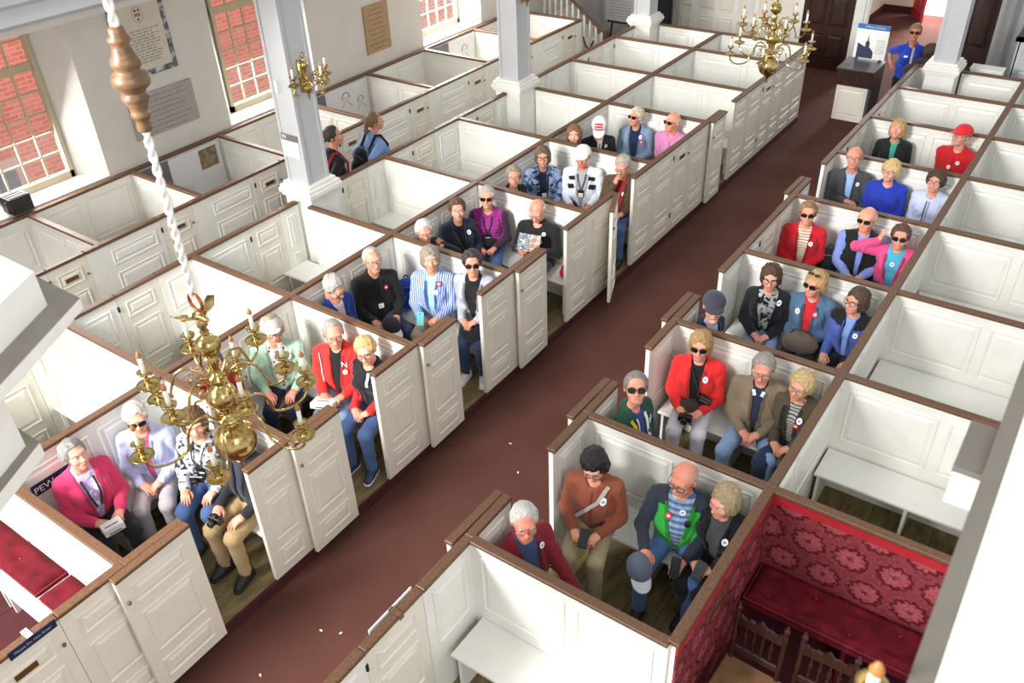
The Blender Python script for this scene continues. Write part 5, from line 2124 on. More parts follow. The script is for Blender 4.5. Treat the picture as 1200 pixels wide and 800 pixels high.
    if not st:   # settle the sitter clear of the pew boards
        lm = legs_mesh(legs)
        lv = np.empty(len(lm.vertices) * 3)
        lm.vertices.foreach_get('co', lv)
        W = (np.concatenate([V, lv.reshape(-1, 3)]) @ rz(a).T)[:, :2] + np.array((root.location.x, root.location.y))
        xa, xb = (XS, XB) if H[0] < -4 else (XE, XF)
        rows = YL if H[0] < -4 else YR
        ya, yb = max(r for r in rows if r < H[1]), min(r for r in rows if r > H[1])
        (x0, y0), (x1, y1) = W.min(0), W.max(0)
        m_ = 0.024
        if x1 > xb - m_ and key != 'khaki':
            root.location.x -= min(0.06, x1 - xb + m_)
        elif x0 < xa + m_:
            root.location.x += min(0.06, xa + m_ - x0)
        if y1 > yb - m_:
            root.location.y -= min(0.06, y1 - yb + m_)
        elif y0 < ya + m_:
            root.location.y += min(0.08, ya + m_ - y0)
    PEOPLE[key] = p
    return p


def front_y(p, x, z, r=0.022):
    F = p.front
    m = (np.abs(F[:, 0] - x) < r) & (np.abs(F[:, 2] - z) < r)
    if not m.any():
        m = (np.abs(F[:, 0] - x) < 3 * r) & (np.abs(F[:, 2] - z) < 3 * r)
    return F[m][:, 1].min() if m.any() else -0.13


def sticker(p, x, z, kind='w', r=0.024):
    """round paper badge lying on the chest"""
    z = p.tz(z)
    m = MB()
    pts = []
    for k in range(14):
        q = 2 * math.pi * k / 14
        pts.append((x + r * math.cos(q), z + r * math.sin(q)))
    c = front_y(p, x, z)
    gx = (front_y(p, x + 0.03, z) - front_y(p, x - 0.03, z)) / 0.06
    gz = (front_y(p, x, z + 0.03) - front_y(p, x, z - 0.03)) / 0.06
    gx, gz = max(-0.8, min(0.8, gx)), max(-0.8, min(0.8, gz))

    def S(px, pz, o):
        return (px, c + gx * (px - x) + gz * (pz - z) - o, pz)
    v = [S(a, b, 0.006) for a, b in pts] + [S(a, b, 0.001) for a, b in pts]
    m.add(v, [tuple(range(13, -1, -1))] + [(i, (i + 1) % 14, (i + 1) % 14 + 14, i + 14) for i in range(14)], STICKR if kind == 'r' else STICKER)
    k = r * 0.5
    m.add([S(x - k, z - k * 0.6, 0.0066), S(x + k, z - k * 0.6, 0.0066), S(x + k, z + k * 0.6, 0.0066), S(x - k, z + k * 0.6, 0.0066)], [(0, 1, 2, 3)], STICKER if kind == 'r' else STICKB)
    m.build('round_badge', p.root)


def ribbon(p, pts, w, c, name, off=0.007, n=7):
    """strap lying on the front of the clothes through (x, reference z) points"""
    m = MB()
    P = []
    for i in range(len(pts) - 1):
        for k in range(n if i < len(pts) - 2 else n + 1):
            u = k / n
            P.append((pts[i][0] + (pts[i + 1][0] - pts[i][0]) * u, p.tz(pts[i][1] + (pts[i + 1][1] - pts[i][1]) * u)))
    ys = np.array([front_y(p, a, b) - off for a, b in P])
    if len(ys) > 3:
        ys[1:-1] = np.minimum(ys[1:-1], (ys[:-2] + ys[2:]) / 2 + 0.004)
    v = []
    for i, (a, b) in enumerate(P):
        q0, q1 = P[max(i - 1, 0)], P[min(i + 1, len(P) - 1)]
        tx, tz_ = q1[0] - q0[0], q1[1] - q0[1]
        L = math.hypot(tx, tz_) + 1e-9
        nx, nz = -tz_ / L * w / 2, tx / L * w / 2
        for o in (0, 0.004):
            v += [(a + nx, ys[i] + o, b + nz), (a - nx, ys[i] + o, b - nz)]
    f = []
    for i in range(len(P) - 1):
        a = 4 * i
        f += [(a, a + 1, a + 5, a + 4), (a + 2, a + 6, a + 7, a + 3), (a, a + 4, a + 6, a + 2), (a + 1, a + 3, a + 7, a + 5)]
    m.add(v, f, cloth('strap_fabric', c))
    return m.build(name, p.root)


def badge(p, x, z, w=0.075, h=0.11):
    zz = p.tz(z)
    y = min(front_y(p, x, zz + 0.04), front_y(p, x, zz - 0.04)) - 0.012
    m = MB()
    m.box((x - w / 2, y, zz - h / 2), (x + w / 2, y + 0.006, zz + h / 2), BLACK)
    o = m.build('badge_holder', p.root)
    m = MB()
    m.box((x - w / 2 + 0.008, y - 0.002, zz - h / 2 + 0.008), (x + w / 2 - 0.008, y, zz + 0.012), PAPER)
    m.box((x - 0.014, y - 0.003, zz - 0.03), (x + 0.008, y - 0.002, zz - 0.012), plain('yellow_print', 'e0c23a', 0.6))
    m.build('name_card', o)


def patch(p, x, z, w, h, c, name, rot=0.0, off=0.008):
    """cloth block sewn on the chest"""
    ca, sa = math.cos(rot), math.sin(rot)
    m = MB()
    v = []
    N = 4
    for o in (0, 0.005):
        for j in range(N):
            for i in range(N):
                a, b = (i / (N - 1) - 0.5) * w, (j / (N - 1) - 0.5) * h
                px, pz = x + a * ca - b * sa, p.tz(z) + a * sa + b * ca
                v.append((px, front_y(p, px, pz) - off + o, pz))
    f = []
    for j in range(N - 1):
        for i in range(N - 1):
            a = j * N + i
            f.append((a, a + 1, a + N + 1, a + N))
    m.add(v, f, cloth('patch_fabric', c))
    return m.build(name, p.root)


def letter(p, x, z, s, size, c):
    zz = p.tz(z)
    y = front_y(p, x, zz, 0.03) - 0.010
    return text('lettering', s, size, cloth('letter_fabric', c), p.root, Matrix.Translation((x, y, zz)) @ Matrix.Rotation(math.pi / 2, 4, 'X'))


# ------------------------------------------------------------------ the visitors
GP = 'visitors seated in the pews'
JEAN, DENIM, KHAKI, BLK, NAVY = '46608e', '4a6590', 'a98f68', '1b1c20', '1c2438'
P_ = person
# left of the aisle, first occupied pew
P_('pink', 'person with short grey hair in a bright pink cardigan and floral top', (-5.85, 2.07, 1.20), 80, GP, fem=True, top='cf3a66', shirt='b9a6d8', shirt2='e8e2f0', spat='floral', openw=0.06, trou=BLK, shoe='d8c8b8', pose='hold', hy=92, hp=-4, hair='crop', hairc='8e8c88', girth=1.12)
ribbon(PEOPLE['pink'], [(-0.05, 0.98), (-0.045, 0.86), (-0.02, 0.72)], 0.018, '26242a', 'patterned_trim')
ribbon(PEOPLE['pink'], [(0.05, 0.98), (0.045, 0.86), (0.02, 0.72)], 0.018, '26242a', 'patterned_trim')
P_('lavender', 'person with white hair and dark glasses in a pale lavender fleece', (-5.83, 2.62, 1.20), 48, GP, fem=True, top='b9bfe0', shirt='c04a80', openw=0.035, trou='b8b0b4', shoe='888888', pose='clasp', hy=60, hp=12, hair='crop', hairc='d8d2c8', glasses='sun', girth=1.08, collar=True)
P_('brownhair', 'person with brown hair in a dark patterned top partly behind the chandelier', (-5.38, 2.85, 1.18), 30, GP, fem=True, top='23252e', top2='d0d2d8', tpat='camo', trou=JEAN, shoe='4a443e', pose='lap', hy=55, hp=8, hair='bangs', hairc='5a3c28', lanyard='2a2c30')
P_('khaki', 'person in a black jacket and khaki trousers, head behind the chandelier', (-4.88, 2.86, 1.22), 8, GP, tight=True, top='1e2026', shirt='2c3040', openw=0.03, trou=KHAKI, shoe='1c1c1e', pose='lap', hy=50, hp=10, hair='short', hairc='8a8680', collar=True)
# second
P_('redback', 'person in a dark red jacket hidden behind the chandelier balls', (-5.88, 3.46, 1.20), 85, GP, tight=True, top='9c2028', trou=NAVY, pose='lap', hy=70, hp=5, hair='short', hairc='6a6058', collar=True)
P_('mint', 'person in a mint green jacket, visor cap and glasses', (-5.89, 4.12, 1.20), 42, GP, top='9fc0a8', shirt='cfcac6', shirt2='3a3638', spat='floral', openw=0.07, trou=NAVY, pose='lap', hy=58, hp=2, hair='curly', hairc='a89c8a', hat='flat', hatc='b9b2a6', hatc2='c8ccd0', glasses='dark', girth=1.22, collar=True, skin='d89a84', stick=((0.11, 0.93, 'w'),))
P_('redman', 'person with grey hair and glasses in a bright red jacket with letter N', (-5.28, 4.38, 1.22), 25, GP, top='e0302c', shirt='1c1a1c', openw=0.045, trou='8aa4cc', pose='hold', hy=52, hp=10, hair='recede', hairc='a8a098', glasses='thin', girth=1.15, collar=True, skin='dba088', stick=((0.09, 0.84, 'w'),))
letter(PEOPLE['redman'], 0.09, 0.915, 'N', 0.085, 'f4f0f0')
ribbon(PEOPLE['redman'], [(-0.17, 0.99), (-0.16, 0.85), (-0.13, 0.72)], 0.006, 'f0e8e8', 'piping')
P_('blonde_red', 'person with short blond hair in a black and red jacket leaning forward', (-4.86, 4.36, 1.20), 12, GP, tight=True, fem=True, top='1d1b20', sleeve='d02c30', trou='46608e', shoe='27365a', pose='clasp', hy=30, hp=12, hr=-10, hair='crop', hairc='d8b478', glasses='dark', collar=True, skin='e0aa90')
ribbon(PEOPLE['blonde_red'], [(-0.11, 0.80), (-0.10, 0.72)], 0.014, 'd02c30', 'red_stripe')
ribbon(PEOPLE['blonde_red'], [(-0.07, 0.82), (-0.06, 0.72)], 0.014, 'd02c30', 'red_stripe')
ribbon(PEOPLE['blonde_red'], [(0.03, 0.99), (0.04, 0.88)], 0.03, 'b9bccc', 'striped_scarf')
# third
P_('blue_hood', 'person with white hair and glasses in a royal blue jacket looking down', (-5.91, 5.00, 1.20), 88, GP, tight=True, top='1f3a86', shirt='c8bcd0', openw=0.04, trou=NAVY, pose='lap', hy=95, hp=28, hair='crop', hairc='b8b4ac', glasses='thin', collar=True)
P_('blackman', 'person with grey hair and glasses in a black jacket with name tag', (-5.91, 5.56, 1.25), 58, GP, top='191a1c', shirt='101114', openw=0.03, trou='34405a', pose='lap', hy=62, hp=4, hair='recede', hairc='c4beb4', glasses='thin', girth=1.1, collar=True, lanyard='1a1a1c', stick=((0.09, 0.9, 'r'),), legs='wide')
P_('striped', 'person with grey bob in a blue and white striped shirt', (-5.35, 5.93, 1.26), 24, GP, fem=True, top='5b7cc0', top2='d8dcec', tpat='vstripe', shirt='9fd0e4', openw=0.04, trou='9a8c7a', shoe='cfc8bc', pose='hold', hy=44, hp=2, hair='bob', hairc='9a8e7e', girth=1.22, collar=True, stick=((0.07, 0.90, 'w'), (0.09, 0.965, 'r')))
P_('grey_cardigan', 'person with dark hair and sunglasses in a light grey cardigan beside the door', (-4.80, 5.90, 1.37), 20, GP, tight=True, fem=True, top='a4a8b0', shirt='141518', openw=0.07, trou='2b3d5c', shoe='e6e6e4', pose='clasp', legs='perch', seat=SEAT + 0.16, hy=38, hp=2, hair='crop', hairc='3a2a22', glasses='sun', skin='d09a80')
# fourth
P_('whitehair', 'person with white hair and glasses in black, a hand on one shoulder', (-5.89, 6.40, 1.20), 84, GP, tight=True, top='17181a', trou=BLK, pose='shoulder', hy=50, hp=12, hair='short', hairc='e0dcd4', glasses='thin', girth=1.1, collar=True, stick=((0.08, 0.86, 'w'),), skin='dba08c')
P_('navy_denim', 'person with short brown hair in a dark navy jacket and open collar', (-5.86, 7.00, 1.22), 58, GP, fem=True, top='232b3e', shirt='14161c', openw=0.035, trou=NAVY, pose='lap', hy=42, hp=4, hair='crop', hairc='5f4028', collar=True, stick=((0.09, 0.94, 'w'),))
ribbon(PEOPLE['navy_denim'], [(-0.10, 1.0), (-0.06, 0.88), (0.02, 0.72)], 0.028, '3a3430', 'shoulder_strap')
P_('magenta', 'person with grey hair and sunglasses in a magenta and plum quilted jacket', (-5.74, 7.42, 1.23), 30, GP, fem=True, top='8e2a7c', tpat='quilt', sleeve='3a2038', trou='5878b0', pose='hold', hy=30, hp=0, hair='crop', hairc='b4aea4', glasses='sun', girth=1.12, collar=True, lanyard='2a2428')
P_('bookman', 'bald person with white moustache in a black jacket reading a booklet', (-5.05, 7.46, 1.22), 14, GP, top='1a1b1d', trou='4a4c50', pose='read', hy=16, hp=24, hair='bald', hairc='d8d2c8', glasses='thin', girth=1.22, beard=('mustache', 'e4e0d8'), skin='d89880', collar=True, stick=((0.06, 0.86, 'w'), (0.10, 0.95, 'w')))
# fifth
P_('glasses_black', 'person with grey brown hair and glasses in black behind the navy jacket', (-5.84, 8.12, 1.20), 75, GP, tight=True, fem=True, top='1c1c1e', trou=BLK, pose='lap', hy=36, hp=2, hair='crop', hairc='9c8c78', glasses='thin')
P_('navy_print', 'person with brown hair in a navy blue printed jacket and lanyard', (-5.86, 8.78, 1.22), 40, GP, fem=True, top='27375e', top2='8da0c4', tpat='camo', shirt='2a3048', openw=0.03, trou=NAVY, pose='lap', hy=32, hp=4, hair='bob', hairc='6a553e', glasses='dark', girth=1.15, collar=True, lanyard='303236', stick=((-0.12, 0.92, 'w'),))
q = P_('whitecap', 'person in a white cap and white jacket with black bars', (-5.40, 9.09, 1.22), 22, GP, top='e2e4ee', shirt='a0a2a6', openw=0.06, trou='1c1c1e', pose='lap', hy=18, hp=10, hair='short', hairc='c0b8ae', hat='cap', hatc='e6e4de', girth=1.22, skin='d08a74', collar=True, lanyard='26262a', legs='wide')
for s_ in (-1, 1):
    patch(q, s_ * 0.13, 0.93, 0.085, 0.05, '18181c', 'black_bar', -0.25 * s_)
    patch(q, s_ * 0.14, 0.83, 0.085, 0.055, '18181c', 'black_bar', -0.25 * s_)
P_('brown_jacket', 'person with grey hair in a brown jacket covering the mouth with one hand', (-4.82, 9.08, 1.22), 10, GP, tight=True, top='55422f', shirt='8e2228', openw=0.05, trou=JEAN, pose='chin', hy=6, hp=22, hair='short', hairc='b0a89c', glasses='thin', girth=1.12, collar=True, stick=((0.05, 0.86, 'w'),), skin='d39a80')
# sixth
P_('small_brown', 'person with wavy brown hair peering over the rail in navy', (-5.88, 9.62, 1.22), 86, GP, tight=True, fem=True, top='222c48', trou=NAVY, pose='lap', hy=26, hp=0, hair='bob', hairc='86603e', skin='e0b09a')
q = P_('flagcap', 'person bowing the head under a white cap with red bands', (-5.76, 10.10, 1.19), 45, GP, top='1b1b1e', shirt='c8c4bc', openw=0.02, trou=BLK, pose='clasp', hy=24, hp=40, hair='short', hairc='7a6e60', hat='cap', hatc='e4e2de', girth=1.1, stick=((0.09, 0.92, 'w'),), lean=10, collar=True)
for k, ph in enumerate((30, 48, 66)):
    m = MB()
    v_ = []
    for dp in (-6, 6):
        for x_ in np.linspace(-0.05, 0.05, 7):
            sq = math.sqrt(1 - (x_ / 0.096) ** 2) * 1.025
            v_.append((x_, 0.014 - 0.118 * math.cos(R(ph + dp)) * sq, 0.044 + 0.10 * math.sin(R(ph + dp)) * sq))
    m.add(v_, [(i, i + 1, i + 8, i + 7) for i in range(6)], cloth('red_band', 'c83040'))
    o_ = m.build('red_band', q.root)
    o_.matrix_local = q.hm
P_('denim_grey', 'person with short pale hair and sunglasses in a light denim jacket', (-5.47, 10.63, 1.22), 18, GP, fem=True, top='7d93ac', tpat='denim', shirt='1d2748', openw=0.065, trou=JEAN, pose='clasp', hy=-12, hp=0, hair='crop', hairc='d2c4a8', glasses='sun', girth=1.18, collar=True, stick=((0.09, 0.95, 'w'), (0.11, 0.89, 'r')))
P_('pinkshirt', 'balding person with sunglasses in a pink collared shirt', (-4.93, 10.70, 1.23), 6, GP, tight=True, short=True, top='cf86b4', trou=KHAKI, pose='lap', hy=-18, hp=2, hair='bald', hairc='d0c8bc', glasses='sun', girth=1.1, collar=True, skin='dc9c84', stick=((0.08, 0.90, 'w'),))
# side aisle, standing
GS = 'visitors standing'
P_('redpack', 'standing person in a black coat with red backpack straps in the side aisle', (-8.02, 7.24, 1.60), 160, GS, top='17171a', trou='2a2c34', legs='stand', pose='side', hy=128, hp=4, hair='short', hairc='3c332c', base=CARP, collar=True, noface=False, skin='d09c84')
P_('bluehood', 'standing person in a light blue hooded top with a black backpack', (-7.98, 7.96, 1.56), 165, GS, fem=True, top='7f9fd0', trou=JEAN, legs='stand', pose='hip', hy=140, hp=2, hair='pony', hairc='8a6a48', base=CARP, collar=True)
# right of the aisle, first
P_('burgundy', 'person with white hair and glasses in a burgundy cardigan in the near corner', (-2.46, 3.40, 1.24), 74, GP, tight=True, top='7c1c28', shirt='34466e', openw=0.065, trou='262c3a', pose='knee_l', legs='tuck', hy=42, hp=8, hair='short', hairc='d6d0c8', glasses='thin', girth=1.2, skin='d9937c', stick=((0.10, 0.955, 'w'),))
P_('rust', 'person with black hair and glasses in a rust brown jacket', (-2.36, 4.19, 1.20), 16, GP, fem=True, top='8a4a34', trou='a89878', shoe='6a5a48', pose='hold', hy=18, hp=22, hr=-6, hair='bangs', hairc='1a1618', glasses='thin', girth=1.1, collar=True, stick=((0.10, 0.93, 'w'),), lean=7)
ribbon(PEOPLE['rust'], [(0.12, 1.02), (0.06, 0.92), (-0.05, 0.80), (-0.12, 0.70)], 0.032, 'b4b0ac', 'grey_strap')
q = P_('green_jacket', 'bald bearded person in a green and charcoal jacket over a plaid shirt', (-1.73, 4.43, 1.21), 14, GP, top='2fae3c', sleeve='2c3240', yoke='2c3240', shirt='4f74b8', shirt2='3c5a34', spat='plaid', openw=0.085, trou='5878b0', shoe='2a2624', pose='lap', legs='wide', hy=-6, hp=14, hair='bald', hairc='a8a098', glasses='dark', girth=1.15, collar=True, beard=('goatee', 'd8d2ca'), skin='d99882', stick=((0.03, 0.93, 'w'), (-0.07, 0.88, 'r')), wrists=((-0.19, -0.36, 0.70), (0.10, -0.33, 0.66)))
m = MB(); m.box((0.06, front_y(q, 0.07, q.tz(0.86)) - 0.03, q.tz(0.83)), (0.10, front_y(q, 0.07, q.tz(0.86)) - 0.004, q.tz(0.88)), BLACK, 0.006); m.build('clip_microphone', q.root)
P_('blond_dark', 'person with blond grey bob in a black jacket next to the damask partition', (-1.37, 4.42, 1.15), -4, GP, tight=True, fem=True, top='16181e', shirt='4a4c50', openw=0.06, trou=BLK, pose='clasp', legs='tuck', hy=-20, hp=14, hair='bob', hairc='b09a76', collar=True, girth=0.92, stick=((0.10, 0.92, 'w'),), skin='dba690')
# second
q = P_('varsity', 'person with grey hair and sunglasses in a green team jacket looking up', (-2.46, 5.02, 1.34), 84, GP, tight=True, top='1c4636', shirt='2c4480', openw=0.045, trou=JEAN, pose='lap', legs='tuck', hy=30, hp=-16, hair='short', hairc='8a8078', glasses='sun', girth=1.1, collar=True, skin='dba28a', lean=0)
ribbon(q, [(-0.12, 1.0), (-0.09, 0.93)], 0.03, 'e0c030', 'yellow_stripe')
ribbon(q, [(0.06, 0.99), (0.055, 0.86), (0.04, 0.72)], 0.03, 'e8eaea', 'white_panel')
ribbon(q, [(-0.06, 0.99), (-0.055, 0.86), (-0.04, 0.72)], 0.012, 'e8eaea', 'white_stripe')
patch(q, 0.12, 0.91, 0.075, 0.05, 'e8e8e4', 'oval_patch')
letter(q, 0.12, 0.91, 'G', 0.05, '1c4636')
P_('redcardigan', 'person with short blond hair and sunglasses in a bright red cardigan', (-2.33, 6.02, 1.23), 14, GP, fem=True, top='dc2a2a', shirt='151417', openw=0.045, trou='dedee4', shoe='8a8680', pose='hold', hy=14, hp=4, hair='bob', hairc='b08a58', glasses='sun', girth=1.2, stick=((0.09, 0.93, 'w'),))
ribbon(PEOPLE['redcardigan'], [(-0.05, 1.0), (0.0, 0.90), (0.06, 0.78)], 0.02, '18181c', 'bag_strap')
P_('tan', 'person with grey hair and glasses in a tan zip jacket and jeans', (-1.75, 6.00, 1.21), 12, GP, top='7c6e5a', shirt='242c40', openw=0.035, trou='8aa4cc', pose='clasp', legs='wide', hy=10, hp=18, hair='short', hairc='98938c', glasses='thin', girth=1.18, collar=True, skin='d79a84')
ribbon(PEOPLE['tan'], [(-0.045, 1.0), (-0.03, 0.95)], 0.03, 'd8e0ec', 'white_collar')
ribbon(PEOPLE['tan'], [(0.045, 1.0), (0.03, 0.95)], 0.03, 'd8e0ec', 'white_collar')
P_('olive', 'person with short blond hair and glasses in an olive brown vest', (-1.38, 5.99, 1.17), -2, GP, tight=True, fem=True, top='4f4636', shirt='b8b8b4', shirt2='5a5a60', spat='hstripe', openw=0.035, trou='2b3d5c', pose='clasp', hy=-8, hp=10, hr=8, hair='curly', hairc='c8ac7a', glasses='thin', girth=0.95, collar=True, stick=((0.08, 0.92, 'w'), (0.06, 0.86, 'r')))
ribbon(PEOPLE['olive'], [(-0.08, 0.98), (-0.07, 0.85), (-0.08, 0.70)], 0.03, '1c1c20', 'black_strap')
# third
P_('navycap', 'person in a navy baseball cap with grey beard and light blue scarf', (-2.47, 6.56, 1.28), 82, GP, tight=True, top='1c2740', shirt='86b4d8', openw=0.05, trou=NAVY, pose='lap', legs='tuck', hy=26, hp=10, hair='short', hairc='a8a29a', hat='cap', hatc='3c3c48', girth=1.1, collar=True, beard=('goatee', 'd0cac2'), skin='d99a86', stick=((0.11, 0.90, 'w'),))
P_('darkprint', 'person with wavy brown hair in a black jacket over a printed top', (-2.25, 7.46, 1.21), 14, GP, fem=True, top='191b20', shirt='15161a', shirt2='b0b4b8', spat='camo', openw=0.085, trou='8aa4cc', pose='clasp', hy=14, hp=10, hair='bob', hairc='4a3222', glasses='dark', collar=True, stick=((0.12, 0.96, 'w'),))
P_('denim_red', 'person with blond hair and dark glasses in a denim jacket over red', (-1.84, 7.56, 1.21), 6, GP, fem=True, top='4f6a88', tpat='denim', shirt='c02430', openw=0.045, trou=BLK, pose='clasp', hy=-16, hp=4, hair='curly', hairc='c09a64', glasses='sun', girth=1.1, collar=True, stick=((-0.10, 0.93, 'w'), (0.07, 0.93, 'r')))
m = MB()
for s_ in (-1, 1):
    m.lathe([(0.0, -0.004), (0.026, -0.004), (0.026, 0.004), (0.0, 0.004)], LENSD, 12, (s_ * 0.034, -0.062, 0.122))
m.tube([(-0.06, -0.062, 0.122), (0.06, -0.062, 0.122)], 0.003, FRAMED, 5)
o_ = m.build('raised_sunglasses', PEOPLE['denim_red'].root); o_.matrix_local = PEOPLE['denim_red'].hm
P_('violet_fleece', 'person with brown hair and glasses in a violet fleece and dark vest', (-1.40, 7.50, 1.19), -6, GP, tight=True, fem=True, top='4a5ea8', yoke='16181c', shirt='7f9cd4', openw=0.03, trou=BLK, pose='lap', hy=-26, hp=4, hair='bob', hairc='4e3826', glasses='dark', girth=0.98, collar=True, stick=((0.10, 0.90, 'w'),))
# fourth
P_('redcoat', 'person with short light brown hair in a red coat over a striped top', (-2.45, 8.97, 1.22), 14, GP, fem=True, top='c01824', shirt='d8d4cc', shirt2='b08a6a', spat='hstripe', openw=0.055, trou=BLK, pose='clasp', hy=16, hp=2, hair='crop', hairc='94704a', glasses='sun', girth=1.18, collar=True, stick=((0.09, 0.90, 'w'),))
P_('blackvest', 'bald person with dark glasses in a black vest over a blue shirt', (-1.80, 9.10, 1.26), 10, GP, top='17181b', sleeve='8498e0', shirt='7f94dc', openw=0.03, trou=BLK, pose='clasp', hy=-6, hp=6, hair='bald', hairc='c8bcb0', glasses='sun', girth=1.2, collar=True, skin='dca288', stick=((0.08, 0.92, 'w'),))
P_('hotpink', 'person with brown hair cupping an ear in a hot pink jacket', (-1.38, 9.02, 1.18), 2, GP, tight=True, fem=True, top='e04f86', shirt='4fa8c8', openw=0.075, trou=BLK, pose='ear', hy=6, hp=4, hair='crop', hairc='5c4030', glasses='sun', girth=1.05, collar=True, stick=((0.0, 0.90, 'w'),))
# fifth
P_('charcoal', 'balding person with glasses in a charcoal zip jacket over a blue collar', (-2.40, 10.58, 1.30), 14, GP, top='43464a', shirt='8fb0e0', openw=0.035, trou='26282e', pose='one', hy=10, hp=2, hair='bald', hairc='8a7e74', glasses='thin', girth=1.15, collar=True, skin='d29680', stick=((0.10, 0.92, 'w'),))
P_('royalblue', 'person with wavy blond hair and glasses in a royal blue top', (-1.95, 10.58, 1.22), 8, GP, fem=True, top='2238a8', trou=BLK, pose='clasp', hy=-8, hp=0, hair='curly', hairc='d8b878', glasses='thin', girth=1.15, skin='dfae98')
P_('windbreaker', 'person with dark curly hair and glasses in a pale blue windbreaker', (-1.43, 10.56, 1.21), 2, GP, tight=True, fem=True, top='c0cae4', trou=BLK, pose='lap', hy=-4, hp=2, hair='curly', hairc='4a3224', glasses='thin', girth=1.0, collar=True)
ribbon(PEOPLE['windbreaker'], [(-0.03, 0.97), (-0.03, 0.85), (-0.035, 0.70)], 0.008, '282a34', 'cord')
# sixth
P_('blackpuffer', 'person with blond hair in a black jacket and green collar looking up', (-2.25, 12.0, 1.20), 10, GP, fem=True, top='1c1e20', tpat='quilt', shirt='3a9a88', openw=0.025, trou=BLK, pose='clasp', hy=-2, hp=-14, hair='bob', hairc='c0985e', girth=1.08, collar=True)
P_('redcap', 'bearded person in a red cap and red jacket', (-1.46, 12.0, 1.28), -6, GP, tight=True, top='bc1c22', trou=BLK, pose='clasp', hy=-30, hp=0, hair='short', hairc='8a8078', hat='cap', hatc='d0242a', glasses='thin', girth=1.22, collar=True, beard=('goatee', 'b8b0a8'), stick=((0.06, 0.90, 'w'), (-0.03, 0.84, 'w')))
# at the back
q = P_('guide', 'standing guide in a royal blue polo shirt and sunglasses', (-2.92, 15.18, 1.60), 12, GS, fem=True, short=True, top='2440b0', trou='15161a', legs='stand', pose='hip', hy=8, hp=2, hair='pony', hairc='8c6e52', glasses='sun', base=CARP, collar=True, skin='c88a70')
patch(q, -0.06, 0.90, 0.06, 0.03, 'f0f0f0', 'name_tag')
P_('backhair', 'person with long brown hair seen from behind beside the far column', (-2.62, 15.12, 1.36), 190, GS, fem=True, top='3a3030', trou=BLK, legs='stand', pose='side', hy=195, hair='long', hairc='46301f', base=CARP - 0.0)

# ------------------------------------------------------------------ things people hold or keep beside them
def wpt(key, x, y, z):
    p = PEOPLE[key]
    a = p.root.rotation_euler.z
    v = rz(a) @ np.array((x, y, 0))
    return (p.root.location.x + v[0], p.root.location.y + v[1], p.root.location.z + z)


def held(key, x, y, z):
    return wpt(key, x, y, z), PEOPLE[key].root.rotation_euler.z


def carton(key, x, y, z, label, s=(0.20, 0.13, 0.05), tilt=0.0):
    loc, a = held(key, x, y, z)
    t = thing('paper_carton', label, 'box', loc, a, 'white cartons on laps')
    t.rotation_euler = (tilt, 0, a)
    m = MB(); m.box((-s[0] / 2, -s[1] / 2, 0), (s[0] / 2, s[1] / 2, s[2]), PAPER, 0.003); m.build('carton_body', t)
    m = MB()
    m.box((-0.06, -0.02, s[2]), (0.05, -0.008, s[2] + 0.0012), plain('blue_print', '2f56a8', 0.6))
    m.box((-0.05, -s[1] / 2 - 0.001, 0.012), (0.05, -s[1] / 2, 0.024), plain('blue_print', '2f56a8', 0.6))
    m.build('printed_line', t)


carton('pink', -0.02, -0.42, 0.63, 'white carton held by the person in the pink cardigan', (0.16, 0.10, 0.07))
carton('redman', -0.05, -0.43, 0.64, 'white carton on the lap of the person in the red jacket', (0.22, 0.16, 0.06), -0.3)
carton('hotpink', 0.02, -0.40, 0.63, 'white carton on the lap of the person in the hot pink jacket', (0.17, 0.11, 0.06))


def phone(key, x, y, z, label, mat, tilt=0.9, s=(0.075, 0.15)):
    loc, a = held(key, x, y, z)
    t = thing('mobile_phone', label, 'phone', loc, a, 'phones in hands')
    t.rotation_euler = (tilt, 0, a)
    m = MB(); m.box((-s[0] / 2, -0.006, 0), (s[0] / 2, 0.006, s[1]), mat, 0.004); m.build('phone_case', t)
    m = MB(); m.lathe([(0, 0), (0.007, 0), (0.007, 0.003), (0, 0.003)], BLACK, 10, (0, 0, 0))
    m.v = [(v[0], -0.006 - v[2], v[1] + s[1] - 0.025) for v in m.v]
    m.build('phone_lens', t)


phone('striped', -0.06, -0.44, 0.66, 'turquoise phone held by the person in the striped shirt', plain('turquoise_case', '6fd0d4', 0.4), -0.35)
phone('rust', 0.0, -0.44, 0.65, 'black phone held by the person in the rust jacket', BLACK, -1.1)
phone('green_jacket', 0.06, -0.48, 0.62, 'black phone held by the person in the green jacket', BLACK, -0.6)
phone('blond_dark', 0.0, -0.40, 0.62, 'black phone held by the person beside the damask partition', BLACK, -0.9)


def camera_prop(key, x, y, z, label):
    loc, a = held(key, x, y, z)
    t = thing('photo_camera', label, 'camera', loc, a, 'cameras in hands')
    m = MB(); m.box((-0.06, -0.025, 0), (0.06, 0.025, 0.07), BLACK, 0.008); m.box((-0.02, -0.02, 0.07), (0.02, 0.02, 0.09), BLACK, 0.006); m.build('camera_body', t)
    m = MB(); m.lathe([(0.0, 0.0), (0.03, 0.0), (0.03, 0.05), (0.024, 0.052), (0.02, 0.04), (0, 0.04)], BLACK, 14)
    m.v = [(v[0], -0.025 - v[2], v[1] + 0.035) for v in m.v]
    m.build('camera_lens', t, True)


camera_prop('khaki', -0.02, -0.43, 0.64, 'black camera held by the person in khaki trousers')
camera_prop('redcardigan', -0.02, -0.42, 0.64, 'black camera held by the person in the red cardigan')
camera_prop('brownhair', 0.0, -0.26, 0.72, 'black camera hanging at the waist of the person behind the chandelier')

